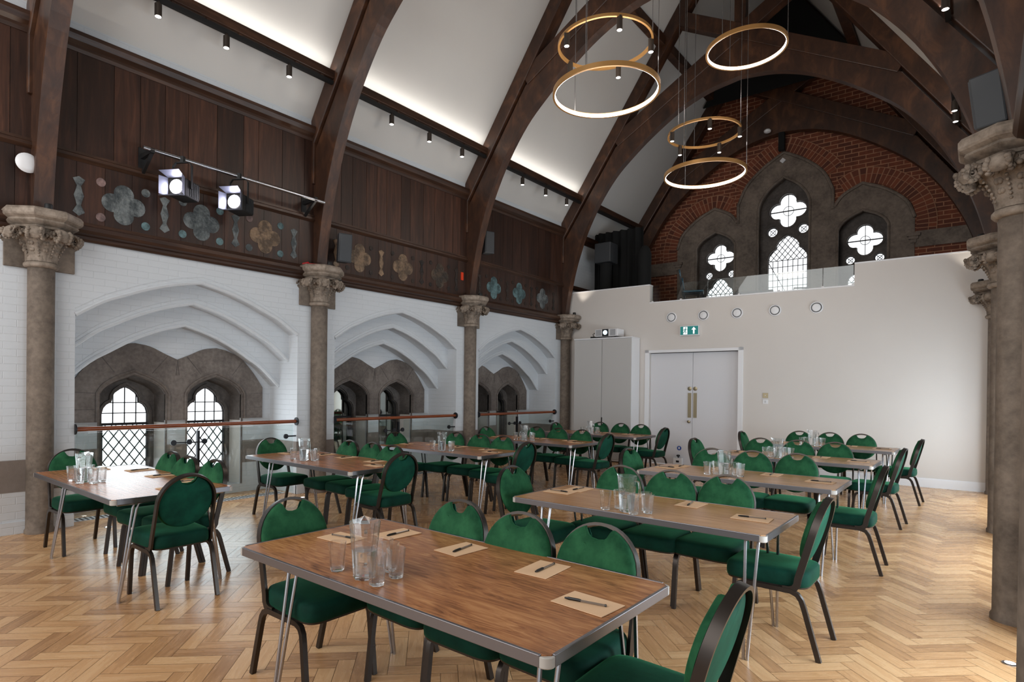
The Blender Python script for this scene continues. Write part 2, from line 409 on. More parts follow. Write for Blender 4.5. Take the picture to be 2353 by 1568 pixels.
SIDE = {'left': (WL, -1), 'right': (WR, 1)}
def fnside(side, yc):
    X, sg = SIDE[side]
    return lambda u, v, d: Vector((X + sg * d, yc + u, v))
BAYS = {'left': [3.237, 6.451, 9.665], 'right': [3.45, 6.75, 9.95]}
def wall(side):
    mb = MB(); band = MB(); st = MB()
    X, sg = SIDE[side]
    ys = BAYS[side]; H = 5.3; hw = 1.303; hb = (ys[1] - ys[0]) / 2
    ends = (-3.0, 14.6)
    f0 = fnside(side, 0)
    y0 = ys[0] - hb; y1 = ys[-1] + hb
    mb.plate([[(ends[0], 0), (y0, 0), (y0, H), (ends[0], H)]], f0, 0, .7)
    mb.plate([[(y1, 0), (ends[1], 0), (ends[1], H), (y1, H)]], f0, 0, .7)
    for yc in ys:
        f = fnside(side, yc)
        for (d0, d1, ft, ap) in ((0, .22, 2.19, 2.71), (.22, .46, 1.84, 2.48), (.46, .70, 1.48, 2.23)):
            A = fullarch(hw, ft, ap)
            mb.plate([[(-hb, 0), (-hw, 0)] + A[::-1] + [(hw, 0), (hb, 0), (hb, H), (-hb, H)]], f, d0, d1)
            # small roll moulding at the arris
            mb.tube([f(a, b + .004, d0 + .01) for a, b in A], .026, 8)
            mb.tube([f(a * 1.0, b + .065, d0 + .001) for a, b in A], .006, 5)
        # window wall
        holes = [pointed(s * .5, .37, .12, 1.36, 1.60) for s in (-1, 1)]
        mb.plate([[(-hw - .1, 0), (hw + .1, 0), (hw + .1, 2.4), (-hw - .1, 2.4)]] + holes, f, .70, .74)
        for s in (-1, 1):            # white reveals below the stone
            mb.b2(f(s * .5 - .36, 0, .74), f(s * .5 + .36, .12, .98))
        # painted grey band and skirting
        for a, b in ((-hw - .02, -.87), (-.13, .13), (.87, hw + .02)):
            band.plate([[(a, .41), (b, .41), (b, .72), (a, .72)]], f, .694, .72)
        for e in (-hb, hw):
            band.plate([[(e, .41), (e + hb - hw, .41), (e + hb - hw, .72), (e, .72)]], f, -.004, .02)
            mb.plate([[(e, 0), (e + hb - hw, 0), (e + hb - hw, .12), (e, .12)]], f, -.015, .02)
        for e in (-hw, hw - .004): band.b2(f(e, .41, 0), f(e + .004, .72, .7))
    band.plate([[(ends[0], .41), (y0 - .0, .41), (y0, .72), (ends[0], .72)]], f0, -.004, .02)
    mb.plate([[(ends[0], 0), (y0, 0), (y0, .12), (ends[0], .12)]], f0, -.015, .02)
    w = struct(mb.build('wall_' + side, M['wbrick'], smooth=0))
    band.build('painted_band', M['band'], w, smooth=0)
wall('left'); wall('right')
winid = [0]
def bay_window(side, yc, glass, lead=True):
    f = fnside(side, yc); winid[0] += 1
    root = struct(thing('window_%d' % winid[0], None, None)); del_keys = 0
    # stone surround with two lobes
    half = [(0, 1.80), (.16, 1.87), (.33, 1.95), (.5, 1.98), (.66, 1.945), (.85, 1.85), (1.03, 1.66), (1.17, 1.46)]
    top = crom(half[:4], 3)[:-1] + crom(half[3:], 4)
    out = [(1.17, 1.03)] + top[::-1] + [(-a, b) for a, b in top[1:]] + [(-1.17, 1.03)]
    holes = [pointed(s * .5, .37, 1.031, 1.36, 1.60) for s in (-1, 1)]
    st = MB()
    poly = [(1.17, 1.03)] + top[::-1] + [(-a, b) for a, b in top[1:]] + [(-1.17, 1.03)]
    for s in (-1, 1): pass
    # route the bottom edge round the two recesses so that they are open below
    def up(h): return [p for p in h]
    L = pointed(-.5, .37, 1.03, 1.36, 1.60); R = pointed(.5, .37, 1.03, 1.36, 1.60)
    loop = poly + L[::-1] + R[::-1]
    st.plate([loop], f, .672, .74)
    for s in (-1, 1):
        h = pointed(s * .5, .40, 1.03, 1.37, 1.645)
        st.tube([f(a, b, .668) for a, b in h], .018, 6)
        st.tube([f(a, b, .70) for a, b in pointed(s * .5, .375, .12, 1.36, 1.60)], .012, 6)
    st.build('stone_surround', M['wstone'], root, smooth=30)
    jt = MB()
    for s in (-1, 1):
        for (p, q) in (((.30, 1.62), (.12, 1.84)), ((.72, 1.62), (.88, 1.83)), ((.92, 1.37), (1.165, 1.38)), ((.92, 1.18), (1.165, 1.18)), ((.02, 1.60), (.0, 1.79))):
            jt.rect([f(s * p[0], p[1], .671), f(s * q[0], q[1], .671)], .006, .004, (0, 0, 1) if abs(p[1] - q[1]) < .05 else (0, 1, 0))
    jt.build('masonry_joints', M['dstone'], root, smooth=0)
    rv = MB()                            # reveals
    for s in (-1, 1):
        h = pointed(s * .5, .37, 1.0, 1.36, 1.60)
        i2 = pointed(s * .5, .33, 1.0, 1.34, 1.54)
        n = len(h)
        rv.add([f(a, b, .74) for a, b in h] + [f(a, b, .97) for a, b in i2], [(i, i + 1, n + i + 1, n + i) for i in range(n - 1)])
    rv.build('reveal', M['dstone'], root, smooth=30, normals=False)
    rw = MB()
    for s in (-1, 1):
        for e in (-1, 1):
            rw.add([f(s * .5 + e * .37, .12, .74), f(s * .5 + e * .37, 1.0, .74), f(s * .5 + e * .33, 1.0, .97), f(s * .5 + e * .33, .12, .97)], [(0, 1, 2, 3)])
    rw.build('lower_reveal', M['white'], root, smooth=0, normals=False)
    for s in (-1, 1):
        lz = lancet(s * .5, .262, .36, 1.07, 1.45)
        tr = MB(); tr.plate([[(s * .5 - .4, .1), (s * .5 + .4, .1), (s * .5 + .4, 1.7), (s * .5 - .4, 1.7)], lz], f, .96, 1.06)
        outline(tr, lancet(s * .5, .285, .34, 1.075, 1.49), f, .955, .03)
        tr.build('tracery', M['dstone'], root, smooth=30)
        g = MB(); g.plate([[(s * .5 - .32, .3), (s * .5 + .32, .3), (s * .5 + .32, 1.5), (s * .5 - .32, 1.5)]], f, 1.04, 1.05)
        g.build('pane', glass, root, smooth=0)
        ld = MB(); outline(ld, lz, f, 1.0, .016)
        ld.rect([f(s * .5 - .262, .985, 1.0), f(s * .5 + .262, .985, 1.0)], .03, .03, (0, 0, 1))
        if lead:
            ln = [((s * .5 + a, .99), (s * .5 + a, 1.5)) for a in (-.13, 0, .13)] + [((s * .5 - .3, z), (s * .5 + .3, z)) for z in (1.12, 1.25)]
            leads(ld, lz, ln, f, 1.0, .011)
            lo = [(s * .5 - .262, .36), (s * .5 + .262, .36), (s * .5 + .262, .97), (s * .5 - .262, .97)]
            ln = []
            for k in range(-9, 10):
                a = s * .5 + k * .118
                ln += [((a - .6, .36 - .6 * 1.35), (a + .6, .36 + .6 * 1.35)), ((a - .6, .36 + .6 * 1.35), (a + .6, .36 - .6 * 1.35))]
            ln = [l for l in ln]
            leads(ld, lo, [(Vector(a).lerp(Vector(b), -.3), Vector(a).lerp(Vector(b), 1.3)) for a, b in ln], f, 1.0, .011, .012)
            for e in (-1, 1): ld.rect([f(s * .5 + e * .262, .36, .985), f(s * .5 + e * .262, .98, .985)], .03, .03, (1, 0, 0))
        ld.build('leading', M['lead'], root, smooth=0)
for i, yc in enumerate(BAYS['left']): bay_window('left', yc, M['sky'] if i == 0 else M['mirror'], i == 0)
for i, yc in enumerate(BAYS['right']): bay_window('right', yc, M['skyr'])

# mouldings of the arcade: cornice under the panelling, strings
def mould(name, side, z, prof, mat):
    X, sg = SIDE[side]; mb = MB()
    vs = []; Y = (-3, 14.45 if side == 'left' else 14.45)
    for y in Y: vs += [Vector((X - sg * a, y, z + b)) for a, b in prof]
    n = len(prof); mb.add(vs, [(i, (i + 1) % n, n + (i + 1) % n, n + i) for i in range(n)] + [list(range(n)), list(range(n, 2 * n))])
    return struct(mb.build(name, mat, smooth=20))
CORN = [(-.1, 0), (.03, 0), (.05, .02), (.05, .05), (.10, .07), (.12, .10), (.12, .14), (.06, .16), (.03, .2), (-.1, .2)]
MIDR = [(-.1, 0), (.03, 0), (.06, .03), (.06, .06), (.04, .075), (.04, .10), (-.1, .11)]
TOPM = [(-.1, -.06), (.03, -.06), (.05, -.03), (.05, .0), (.09, .03), (.11, .08), (.11, .12), (-.1, .12)]
k = 0
for s in ('left', 'right'):
    for z, p in ((2.955, CORN), (3.77, MIDR), (4.95, TOPM)):
        k += 1; mould('trim_%d' % k, s, z, p, M['mould'])

# ---------------------------------------------------------------- wood panelling with painted quatrefoils
def quat(cx, cz, R, n=10, a=.46, d=.54):
    out = []; a *= R; d *= R
    for q in range(4):
        for i in range(n):
            ph = -PI / 4 + PI / 2 * i / n; r = d * math.cos(ph) + math.sqrt(max(0, a * a - d * d * math.sin(ph) ** 2))
            t = q * PI / 2 + ph; out.append((cx + r * math.cos(t), cz + r * math.sin(t)))
    return out
def circ(cx, cz, r, n=20): return [(cx + r * math.cos(2 * PI * i / n), cz + r * math.sin(2 * PI * i / n)) for i in range(n)]
QS = {'left': [[(2.37, 'grey'), (3.21, 'grey'), (4.03, 'tan')], [(5.56, 'tan'), (6.43, 'tan'), (7.28, 'brown')], [(8.76, 'teal'), (9.57, 'teal'), (10.40, 'grey')]]}
QL = ['leftmost', 'middle', 'rightmost']
bn = ['over the nearest arched window bay', 'over the middle arched window bay', 'over the farthest arched window bay']
def panelling(side, b, y0, y1, label):
    f = fnside(side, 0)
    root = thing('wood_panelling', label, 'panelling', f((y0 + y1) / 2, 3.14, 0))
    off = Vector(root.location)
    F = lambda u, v, d: f(u, v, d) - off
    up = MB(); y = y0
    while y < y1 - .02:
        w = random.choice((.2, .26, .3, .34)); e = min(y1, y + w)
        up.plate([[(y + .003, 3.86), (e - .003, 3.86), (e - .003, 4.94), (y + .003, 4.94)]], F, -.02, -.001, random.random()); y = e
    up.plate([[(y0, 3.8), (y1, 3.8), (y1, 5.0), (y0, 5.0)]], F, -.012, -.001, 0)
    up.build('upper_boards', M['panel'], root, smooth=0)
    lo = MB(); y = y0
    while y < y1 - .02:
        e = min(y1, y + .26)
        lo.plate([[(y + .002, 3.14), (e - .002, 3.14), (e - .002, 3.79), (y + .002, 3.79)]], F, -.024, -.001, random.random() * .5); y = e
    lo.build('lower_boards', M['panel'], root, smooth=0)
    if side != 'left' or b is None: return
    qs = QS['left'][b]; rel = -.030
    for (yc, m) in qs:
        q = MB(); q.plate([quat(yc, 3.42, .215)], F, -.030, -.01); q.build('quatrefoil', QM[m], root, smooth=0)
        for (dy, dz) in ((-.22, .19), (.22, .19), (-.22, -.18), (.22, -.18)):
            c = MB(); c.plate([circ(yc + dy, 3.42 + dz, .045 if b == 0 else .036)], F, -.030, -.01)
            c.build('roundel', QM[random.choice(('grey', 'pink', 'teal')) if b == 0 else 'dark'], root, smooth=0)
    for yc in [qs[0][0] - .42] + [q[0] + .42 for q in qs]:
        if not (y0 + .05 < yc < y1 - .05): continue
        sp = MB(); pts = [(.055, .19), (.02, .12), (.03, .06), (.045, .03), (.02, 0)]
        R_ = [(.0, .2)] + [(.055, .17), (.018, .1), (.03, .05), (.045, 0), (.03, -.05), (.018, -.1), (.055, -.17)] + [(0, -.21)]
        poly = R_ + [(-a, b2) for a, b2 in R_[::-1][1:-1]]
        sp.plate([[(yc + a, 3.42 + c2) for a, c2 in poly]], F, -.030, -.01)
        sp.build('spindle_motif', QM[('grey' if b == 0 else 'tan' if yc < 6.3 and b == 1 else 'dark')], root, smooth=0)
for b in range(3):
    panelling('left', b, COLY[b] + .04, COLY[b + 1] - .04, 'dark oak wall panelling with painted quatrefoil frieze ' + bn[b])
panelling('left', None, -3, COLY[0] - .04, 'dark oak wall panelling cut off at the left edge of the photo')
panelling('right', None, -3, 14.4, 'dark oak wall panelling above the right-hand columns')

# ---------------------------------------------------------------- columns
def leaf(mb, a, z0, s=1.0, seed=0):
    ca, sa = math.cos(a), math.sin(a)
    prof = [(.115, 0), (.118, .08), (.135, .16), (.175, .235), (.225, .275), (.275, .285), (.305, .262), (.312, .228), (.295, .205), (.268, .21), (.262, .235), (.28, .245)]
    P = [(r * ca * s, r * sa * s, z0 + z) for r, z in prof]
    W = [.044, .048, .052, .058, .066, .074, .076, .072, .064, .052, .036, .016]
    mb.sweep(P, [(math.cos(t) * 1, math.sin(t) * .36) for t in [2 * PI * i / 8 for i in range(8)]], (-sa, ca, 0), scales=W)
    # beaded rib
    for i in range(7):
        r, z = prof[1][0] + .016 + i * .0085 * (1 + i * .12), .05 + i * .027
        mb.ball((r * ca, r * sa, z0 + z), .011, 4)
    rd = random.Random(seed)
    for i in range(13):              # frilled rim of the curled leaf tip
        t = 2 * PI * i / 13; R0 = .044 + .006 * math.sin(3 * t); rr = .285 + R0 * math.cos(t); zz = .236 + R0 * math.sin(t)
        for e in (-1, 1):
            o = e * (.046 + rd.random() * .014)
            mb.ball((rr * ca - o * sa, rr * sa + o * ca, z0 + zz), .012 + rd.random() * .010, 4, (1, 1, .7 + rd.random() * .6))
    for e in (-1, 1):                # volute disc and its eye on each cheek, side lobes down the leaf
        o = e * .045
        sp = [((.285 + .034 * (1 - k / 14) * math.cos(k * .75)), .236 + .034 * (1 - k / 14) * math.sin(k * .75)) for k in range(13)]
        mb.tube([(r * ca - o * sa, r * sa + o * ca, z0 + z) for r, z in sp], .009, 5)
        for r, z, q in ((.15, .17, .05), (.185, .225, .058), (.225, .262, .064), (.128, .11, .044)):
            o = e * q; mb.ball((r * ca - o * sa, r * sa + o * ca, z0 + z), .02, 4, (1, 1, 1.2))
def make_column():
    root = thing('stone_column', '', 'column', (0, 0, 0))
    MB().lathe([(.125, 0), (.125, .03), (.114, .05), (.1115, 1.2), (.1125, 2.61)], 40).build('shaft', M['stone'], root, smooth=40)
    cp = MB()
    cp.lathe([(.112, 2.60), (.135, 2.605), (.147, 2.62), (.147, 2.64), (.135, 2.655), (.112, 2.66)], 40)
    cp.lathe([(.112, 2.655), (.112, 2.72), (.122, 2.80), (.15, 2.88), (.19, 2.94), (.22, 2.98)], 32)
    for i in range(8): leaf(cp, 2 * PI * i / 8 + PI / 8, 2.66, 1, i)
    for i in range(8):            # inner small leaves
        a = 2 * PI * i / 8; ca, sa = math.cos(a), math.sin(a)
        P = [(r * ca, r * sa, 2.66 + z) for r, z in ((.118, 0), (.125, .09), (.15, .18), (.19, .25), (.235, .26), (.25, .235))]
        cp.sweep(P, [(math.cos(t), math.sin(t) * .35) for t in [2 * PI * q / 8 for q in range(8)]], (-sa, ca, 0), scales=[.03, .035, .04, .045, .04, .02])
        for q in range(5): cp.ball((ca * (.245 + .02 * math.sin(q * 2)) - sa * .02 * (q - 2), sa * (.245 + .02 * math.sin(q * 2)) + ca * .02 * (q - 2), 2.90 + .012 * math.cos(q * 3)), .018, 4)
    cp.build('capital', M['capst'], root, smooth=60)
    ab = MB(); ab.lathe([(.20, 2.955), (.235, 2.965), (.245, 2.985), (.285, 3.0), (.31, 3.02), (.30, 3.04), (.335, 3.06), (.345, 3.075), (.345, 3.115), (.325, 3.14)], 8, rot=PI / 8)
    ab.build('abacus', M['capst'], root, smooth=20)
    return root
KC = Kind(make_column)
ordl = ['foremost column of the left arcade, at the left edge of the photo', 'second column of the left arcade, behind the middle-left table', 'third column of the left arcade', 'fourth column of the left arcade, beside the tall cupboard']
for i, y in enumerate(COLY): KC.place((XL, y, 0), 0, 'round brown stone ' + ordl[i], 'arcade columns')
ordr = ['column at the extreme right edge of the photo, cut off by the frame', 'column with the largest carved capital, right side of the photo', 'column half hidden behind the large right-hand column', 'thin strip of column in the far right corner of the room']
RY = [1.91, 5.127, 8.34, 11.555]
for i, y in enumerate(RY): KC.place((XR, y, 0), 0, 'round brown stone ' + ordr[i], 'arcade columns')
for i, y in enumerate(COLY):     # dark stone corbel block behind each left capital
    tag(MB().b2((WL - .005, y - .29, 2.60), (WL + .03, y + .29, 3.0)).build('corbel_stone', M['stone'], smooth=0, bevel=.004),
        'flat brown stone block on the wall behind the capital of the ' + ['foremost', 'second', 'third', 'fourth'][i] + ' left column', 'stone block', 'corbel blocks')
for i, y in enumerate(RY):
    if i == 0: continue
    tag(MB().b2((WR - .03, y - .29, 2.60), (WR + .005, y + .29, 3.0)).build('corbel_stone', M['stone'], smooth=0, bevel=.004),
        'flat brown stone block behind the capital of the ' + ['', 'large', 'half-hidden', 'farthest'][i] + ' right column', 'stone block', 'corbel blocks')

# ---------------------------------------------------------------- roof
HALF = 3.6385
INTR = [(.04, 3.15), (.10, 3.55), (.19, 4.0), (.31, 4.42), (.50, 4.93), (.80, 5.50), (1.15, 5.98), (1.5, 6.31), (1.95, 6.66), (2.5, 7.00), (3.05, 7.21), (HALF, 7.30)]
def cz(x): return 5.29 + 1.5 * x
def mir(p, s): return p if s < 0 else [(2 * HALF - a, b) for a, b in p]
def make_truss():
    root = thing('roof_truss', '', 'roof truss')
    F = lambda u, v, d: Vector((u, d, v))
    for s in (-1, 1):
        raf = [(-.12, 4.3), (-.12, cz(-.12)), (HALF, cz(HALF)), (HALF, cz(HALF) - .42), (1.169, 6.62), (0.0, 4.87), (0, 4.3)]
        MB().plate([mir(raf, s)], F, -.12, .12).build('rafter', M['beam'], root, smooth=0, bevel=.012)
        I = crom(INTR, 4)
        br = [(-.07, 3.14)] + I + [(HALF, 8.0), (1.20, 6.585), (0.0, 4.80), (-.07, 4.70)]
        MB().plate([mir(br, s)], F, -.082, .082).build('arched_brace', M['beam'], root, smooth=0, bevel=.012)
        def ln(x, c): return c + .58 * (x - HALF)
        sc = [(1.25, ln(1.25, 7.97)), (4.80, ln(4.80, 7.97)), (4.72, ln(4.72, 8.27)), (1.12, ln(1.12, 8.27))]
        MB().plate([mir(sc, s)], F, -.104 - .004 * s, .104 + .004 * s).build('scissor_brace', M['beam'], root, smooth=0, bevel=.01)
    MB().b2((2.55, -.08, 9.25), (2 * HALF - 2.55, .08, 9.47)).build('collar_beam', M['beam'], root, smooth=0, bevel=.01)
    MB().b2((HALF - .1, -.09, 8.0), (HALF + .1, .09, 10.4)).build('king_post', M['beam'], root, smooth=0, bevel=.01)
    return root
KT = Kind(make_truss)
tl = ['foremost, its leg rising at the left edge of the photo', 'second from the front, crossing the top left ceiling', 'third from the front, whose right leg carries the grey loudspeaker', 'fourth from the front, standing over the white end wall']
TY = COLY + [14.28]
for i, y in enumerate(TY):
    KT.place((XL, y, 0), AZ, 'dark timber arched roof truss, ' + (tl[i] if i < 4 else 'farthest, set against the brick gable wall'), 'roof trusses')
# plaster ceiling slopes
cm = MB()
for s in (-1, 1):
    a = mir([(-.35, cz(-.35)), (HALF, cz(HALF)), (HALF, cz(HALF) + .06), (-.35, cz(-.35) + .06)], s)
    vs = [fr(x, -3, z) for x, z in a] + [fr(x, 14.6, z) for x, z in a]
    cm.add(vs, [(0, 1, 5, 4), (1, 2, 6, 5), (2, 3, 7, 6), (3, 0, 4, 7), (0, 1, 2, 3), (4, 5, 6, 7)])
struct(cm.build('ceiling', M['ceil'], smooth=0))
# purlins and the lighting beams
bayname = ['foremost', 'nearest full', 'second', 'third', 'gallery']
for i in range(4):
    ya, yb = TY[i], TY[i + 1]
    for s in (-1, 1):
        x = 2.17 if s < 0 else 2 * HALF - 2.17
        a, b = fr(x, ya, cz(2.17) - .11, .12), fr(x, yb, cz(2.17) - .11, -.12)
        mb = MB(); mb.rect([a, b], .2, .16, (0, 0, 1))
        tag(mb.build('purlin', M['beam'], smooth=0, bevel=.01), 'dark timber purlin high on the %s roof slope in the %s bay' % ('left' if s < 0 else 'right', ['foremost', 'second', 'third', 'gallery'][i]), 'purlin', 'purlins')
SPOTS = {0: [2.54, 3.28, 4.09], 1: [5.79, 6.57, 7.34], 2: [9.06, 9.84, 10.62]}
def make_spot():
    r = thing('track_spotlight', '', 'spotlight')
    MB().lathe([(.033, -.13), (.036, -.128), (.036, .0), (.03, .004)], 20).build('housing', M['spotc'], r)
    MB().lathe([(.0005, -.1315), (.03, -.1315)], 20, capb=False, capt=False).build('lens', M['lens'], r, smooth=0)
    MB().b2((-.012, -.012, .0), (.012, .012, .035)).build('stem', M['spotc'], r, smooth=0)
    return r
KS = Kind(make_spot)
pos3 = ['left', 'middle', 'right']
for i in range(4):
    for s in (-1, 1):
        x = .40 if s < 0 else 2 * HALF - .50
        a, b = fr(x, TY[i], 0, .11), fr(x, TY[i + 1], 0, -.11)
        sd = 'left' if s < 0 else 'right'
        bnm = ['nearest ceiling bay', 'second ceiling bay', 'third ceiling bay', 'gallery bay'][i]
        rt = thing('lighting_beam', 'dark timber lighting beam with track along the %s side of the %s' % (sd, bnm), 'lighting beam', (0, 0, 0), 0, 'lighting beams')
        up = Vector((0, 0, 5.66))
        MB().rect([a + up, b + up], .11, .09, (0, 0, 1)).build('beam', M['mould'], rt, smooth=0, bevel=.006)
        lo = Vector((0, 0, 5.565)); MB().rect([a + lo, b + lo], .045, .05, (0, 0, 1)).build('track', M['black'], rt, smooth=0)
        for q in range(8):
            p = a.lerp(b, (q + .5) / 8); MB().b2((p.x - .02, p.y - .02, 5.585), (p.x + .02, p.y + .02, 5.62)).build('hanger', M['mould'], rt, smooth=0)
        if i < 3:
            ld = MB(); w = Vector((-s * .02, 0, 5.708)); ld.rect([a + w, b + w], .006, .016, (0, 0, 1)); ld.build('led_strip', M['cove'], rt, smooth=0)
            L = bpy.data.lights.new('cove_light', 'AREA'); L.shape = 'RECTANGLE'; L.size = .05; L.size_y = (b - a).length; L.energy = 4.5; L.color = (1, .95, .88)
            lo_ = bpy.data.objects.new('cove_light', L); C.objects.link(lo_); m = (a + b) / 2; lo_.location = (m.x - s * .07, m.y, 5.73)
            lo_.rotation_euler = (0, PI + s * .35, 0)
            lo_['label'] = 'strip light on top of the %s lighting beam in the %s' % (sd, bnm); lo_['category'] = 'light'
        if i < 3:
            for q, y in enumerate(SPOTS[i]):
                if s > 0: y = a.y + (b.y - a.y) * (.25, .66, .80)[q]
                t = (y - a.y) / (b.y - a.y); p = a.lerp(b, t)
                KS.place((p.x, p.y, 5.51), 0, 'small bronze track spotlight, %s of three on the %s beam of the %s' % (pos3[q], sd, bnm), 'track spotlights')

# ---------------------------------------------------------------- end wall
EW = struct(MB().plate([[(-.3, 0), (1.89, 0), (1.89, 2.26), (3.62, 2.26), (3.62, 0), (7.6, 0), (7.6, 3.655), (5.455, 3.655), (5.455, 3.285), (1.88, 3.285), (1.88, 3.655), (-.3, 3.655)]],
     lambda u, v, d: Vector((u, d, v)), 0, .16).build('wall_back', M['wallend'], None, fr(0, YW), AZ, smooth=0))
cop = MB()
for a, b, z in ((-.3, 1.88, 3.655), (5.455, 7.6, 3.655), (1.88, 5.455, 3.285)): cop.b2((a, -.012, z), (b, .17, z + .022))
cop.build('coping', M['gloss'], EW, smooth=0)
arch_ = MB()
for a, b in (((1.80, -.02, 0), (1.89, .16, 2.32)), ((3.62, -.02, 0), (3.71, .16, 2.32)), ((1.80, -.02, 2.26), (3.71, .16, 2.32))): arch_.b2(a, b)
arch_.build('door_frame', M['gloss'], EW, smooth=0, bevel=.004)
def on_end(x, z=0, dy=0): return fr(x, YW, z, dy)
bb = MB(); bb.b2((3.72, -.018, 0), (7.5, 0, .13)); bb.b2((3.72, -.012, .13), (7.5, 0, .145))
struct(bb.build('baseboard_back', M['gloss'], None, fr(0, YW), AZ, smooth=0))
for i, (a, b) in enumerate(((1.89, 2.748), (2.754, 3.62))):
    dr = struct(MB().b2((a, .08, .01), (b, .125, 2.255)).build('door_%d' % (i + 1), M['door'], None, fr(0, YW), AZ, smooth=0, bevel=.003))
    e = 2.75 + (-.055 if i == 0 else .055)
    MB().b2((e - .033, .072, .96), (e + .033, .08, 1.45)).build('push_plate', M['brass'], dr, smooth=0)
    kb = MB(); kb.lathe([(.04, 0), (.04, .008), (.02, .012)], 20, (e, .08, 1.535), M=Matrix.Rotation(PI / 2, 3, 'X')); kb.build('thumb_turn', M['brass'], dr)
    if i == 0: kb = MB(); kb.lathe([(.02, 0), (.02, .03), (.03, .035), (.03, .05), (.015, .055)], 16, (e, .08, .88), M=Matrix.Rotation(PI / 2, 3, 'X')); kb.build('knob', M['brass'], dr)
# gallery floor behind the end wall
gf = MB(); gf.b2((-.3, .16, 2.75), (7.6, 3.0, 2.9))
struct(gf.build('floor_gallery', M['lgrey'], None, fr(0, YW), AZ, smooth=0))
# cupboard
cb = thing('tall_cupboard', 'tall pale grey two-door cupboard in the far left corner with a projector on top', 'cupboard', on_end(1.03, 0, -.215), AZ)
MB().b2((-.655, -.19, .02), (.655, .2, 2.56)).build('body', M['gloss'], cb, smooth=0, bevel=.003)
MB().b2((-.66, -.215, 2.56), (.66, .2, 2.585)).build('top', M['gloss'], cb, smooth=0)
for i, (a, b) in enumerate(((-.65, -.005), (.005, .65))):
    d = MB().b2((a, -.212, .06), (b, -.192, 2.55)).build('door', M['cupb'], cb, smooth=0, bevel=.002)
    if i == 1: MB().b2((.0, -.222, .72), (.022, -.212, .92)).build('handle', M['black'], d, smooth=0)
pj = thing('projector', 'white projector with lit blue lens on top of the tall cupboard', 'projector', on_end(1.10, 2.587, -.26), AZ)
MB().b2((-.25, -.15, .025), (.27, .16, .18)).build('body', M['gloss'], pj, smooth=0, bevel=.012)
MB().b2((-.075, -.165, .03), (.065, -.15, .175)).build('lens_panel', M['black'], pj, smooth=0, bevel=.005)
MB().lathe([(.0005, 0), (.045, 0), (.05, -.01)], 20, (-.005, -.167, .105), M=Matrix.Rotation(PI / 2, 3, 'X'), capb=False, capt=False).build('lens', M['proj'], pj)
for a in (-.165, .16):
    g = MB()
    for q in range(9): g.b2((a - .06, -.153, .045 + q * .014), (a + .06, -.149, .051 + q * .014))
    g.build('vent_grille', M['grey'], pj, smooth=0)
for a in (-.2, .2): MB().b2((a - .02, -.12, 0), (a + .02, .12, .025)).build('foot', M['black'], pj, smooth=0)
cam_ = thing('control_box', 'small black box with cable standing left of the projector on the cupboard', 'box', on_end(.72, 2.587, -.2), AZ)
MB().b2((-.06, -.04, 0), (.06, .04, .05)).build('body', M['black'], cam_, smooth=0, bevel=.004)
MB().tube([(.0, 0, .05), (-.02, 0, .1), (.0, .02, .13), (.03, .03, .09), (.05, .03, .01)], .008, 6).build('cable', M['black'], cam_)
# round wall vents
def make_vent():
    r = thing('wall_vent', '', 'vent'); Mx = Matrix.Rotation(PI / 2, 3, 'X')
    MB().lathe([(.105, 0), (.105, .012), (.095, .022), (.086, .022), (.082, .01), (.082, 0)], 32, M=Mx).build('rim', M['gloss'], r)
    MB().lathe([(.083, .0), (.083, .006), (.0005, .006)], 32, M=Mx, capt=False).build('recess', M['grey'], r)
    MB().lathe([(.066, .004), (.07, .014), (.06, .024), (.0005, .028)], 32, M=Mx, capt=False).build('disc', M['gloss'], r)
    return r
KV = Kind(make_vent)
for i, x in enumerate((2.34, 2.97, 3.59, 4.24, 4.90)):
    KV.place(on_end(x, 2.965, -.001), AZ, 'round white ceiling-style vent high on the end wall, %s of five' % ['leftmost', 'second from left', 'middle', 'fourth from left', 'rightmost'][i], 'wall vents')
# exit sign
ex = thing('exit_sign', 'green and white illuminated running-man exit sign above the double doors', 'exit sign', on_end(2.72, 2.59, -.04), AZ)
MB().b2((-.185, -.03, -.01), (.185, .038, .185)).build('case', M['gloss'], ex, smooth=0, bevel=.004)
MB().b2((-.172, -.033, .006), (.172, -.029, .17)).build('face', M['exitg'], ex, smooth=0)
sg = MB(); FS = lambda u, v, d: Vector((u, d, v))
sg.plate([[(-.115, .012), (-.035, .012), (-.035, .160), (-.115, .160)]], FS, -.036, -.033)
sg.plate([[(.075, .02), (.105, .02), (.105, .10), (.135, .10), (.09, .155), (.045, .10), (.075, .10)]], FS, -.036, -.033)
sg.build('white_pictogram', M['exitw'], ex, smooth=0)
mn = MB(); mn.plate([circ(-.066, .138, .011, 12)], FS, -.039, -.036)
def stick(mb, pts, w):
    for p, q in zip(pts[:-1], pts[1:]): mb.rect([Vector((p[0], -.0375, p[1])), Vector((q[0], -.0375, q[1]))], .003, w, (0, 1, 0))
stick(mn, [(-.07, .122), (-.082, .08)], .022); stick(mn, [(-.082, .082), (-.062, .06), (-.068, .03)], .012); stick(mn, [(-.085, .08), (-.098, .05), (-.13, .045)], .012)
stick(mn, [(-.07, .118), (-.05, .10), (-.036, .108)], .008); stick(mn, [(-.074, .12), (-.1, .112), (-.112, .09)], .008)
mn.build('running_figure', M['exitg'], ex, smooth=0)
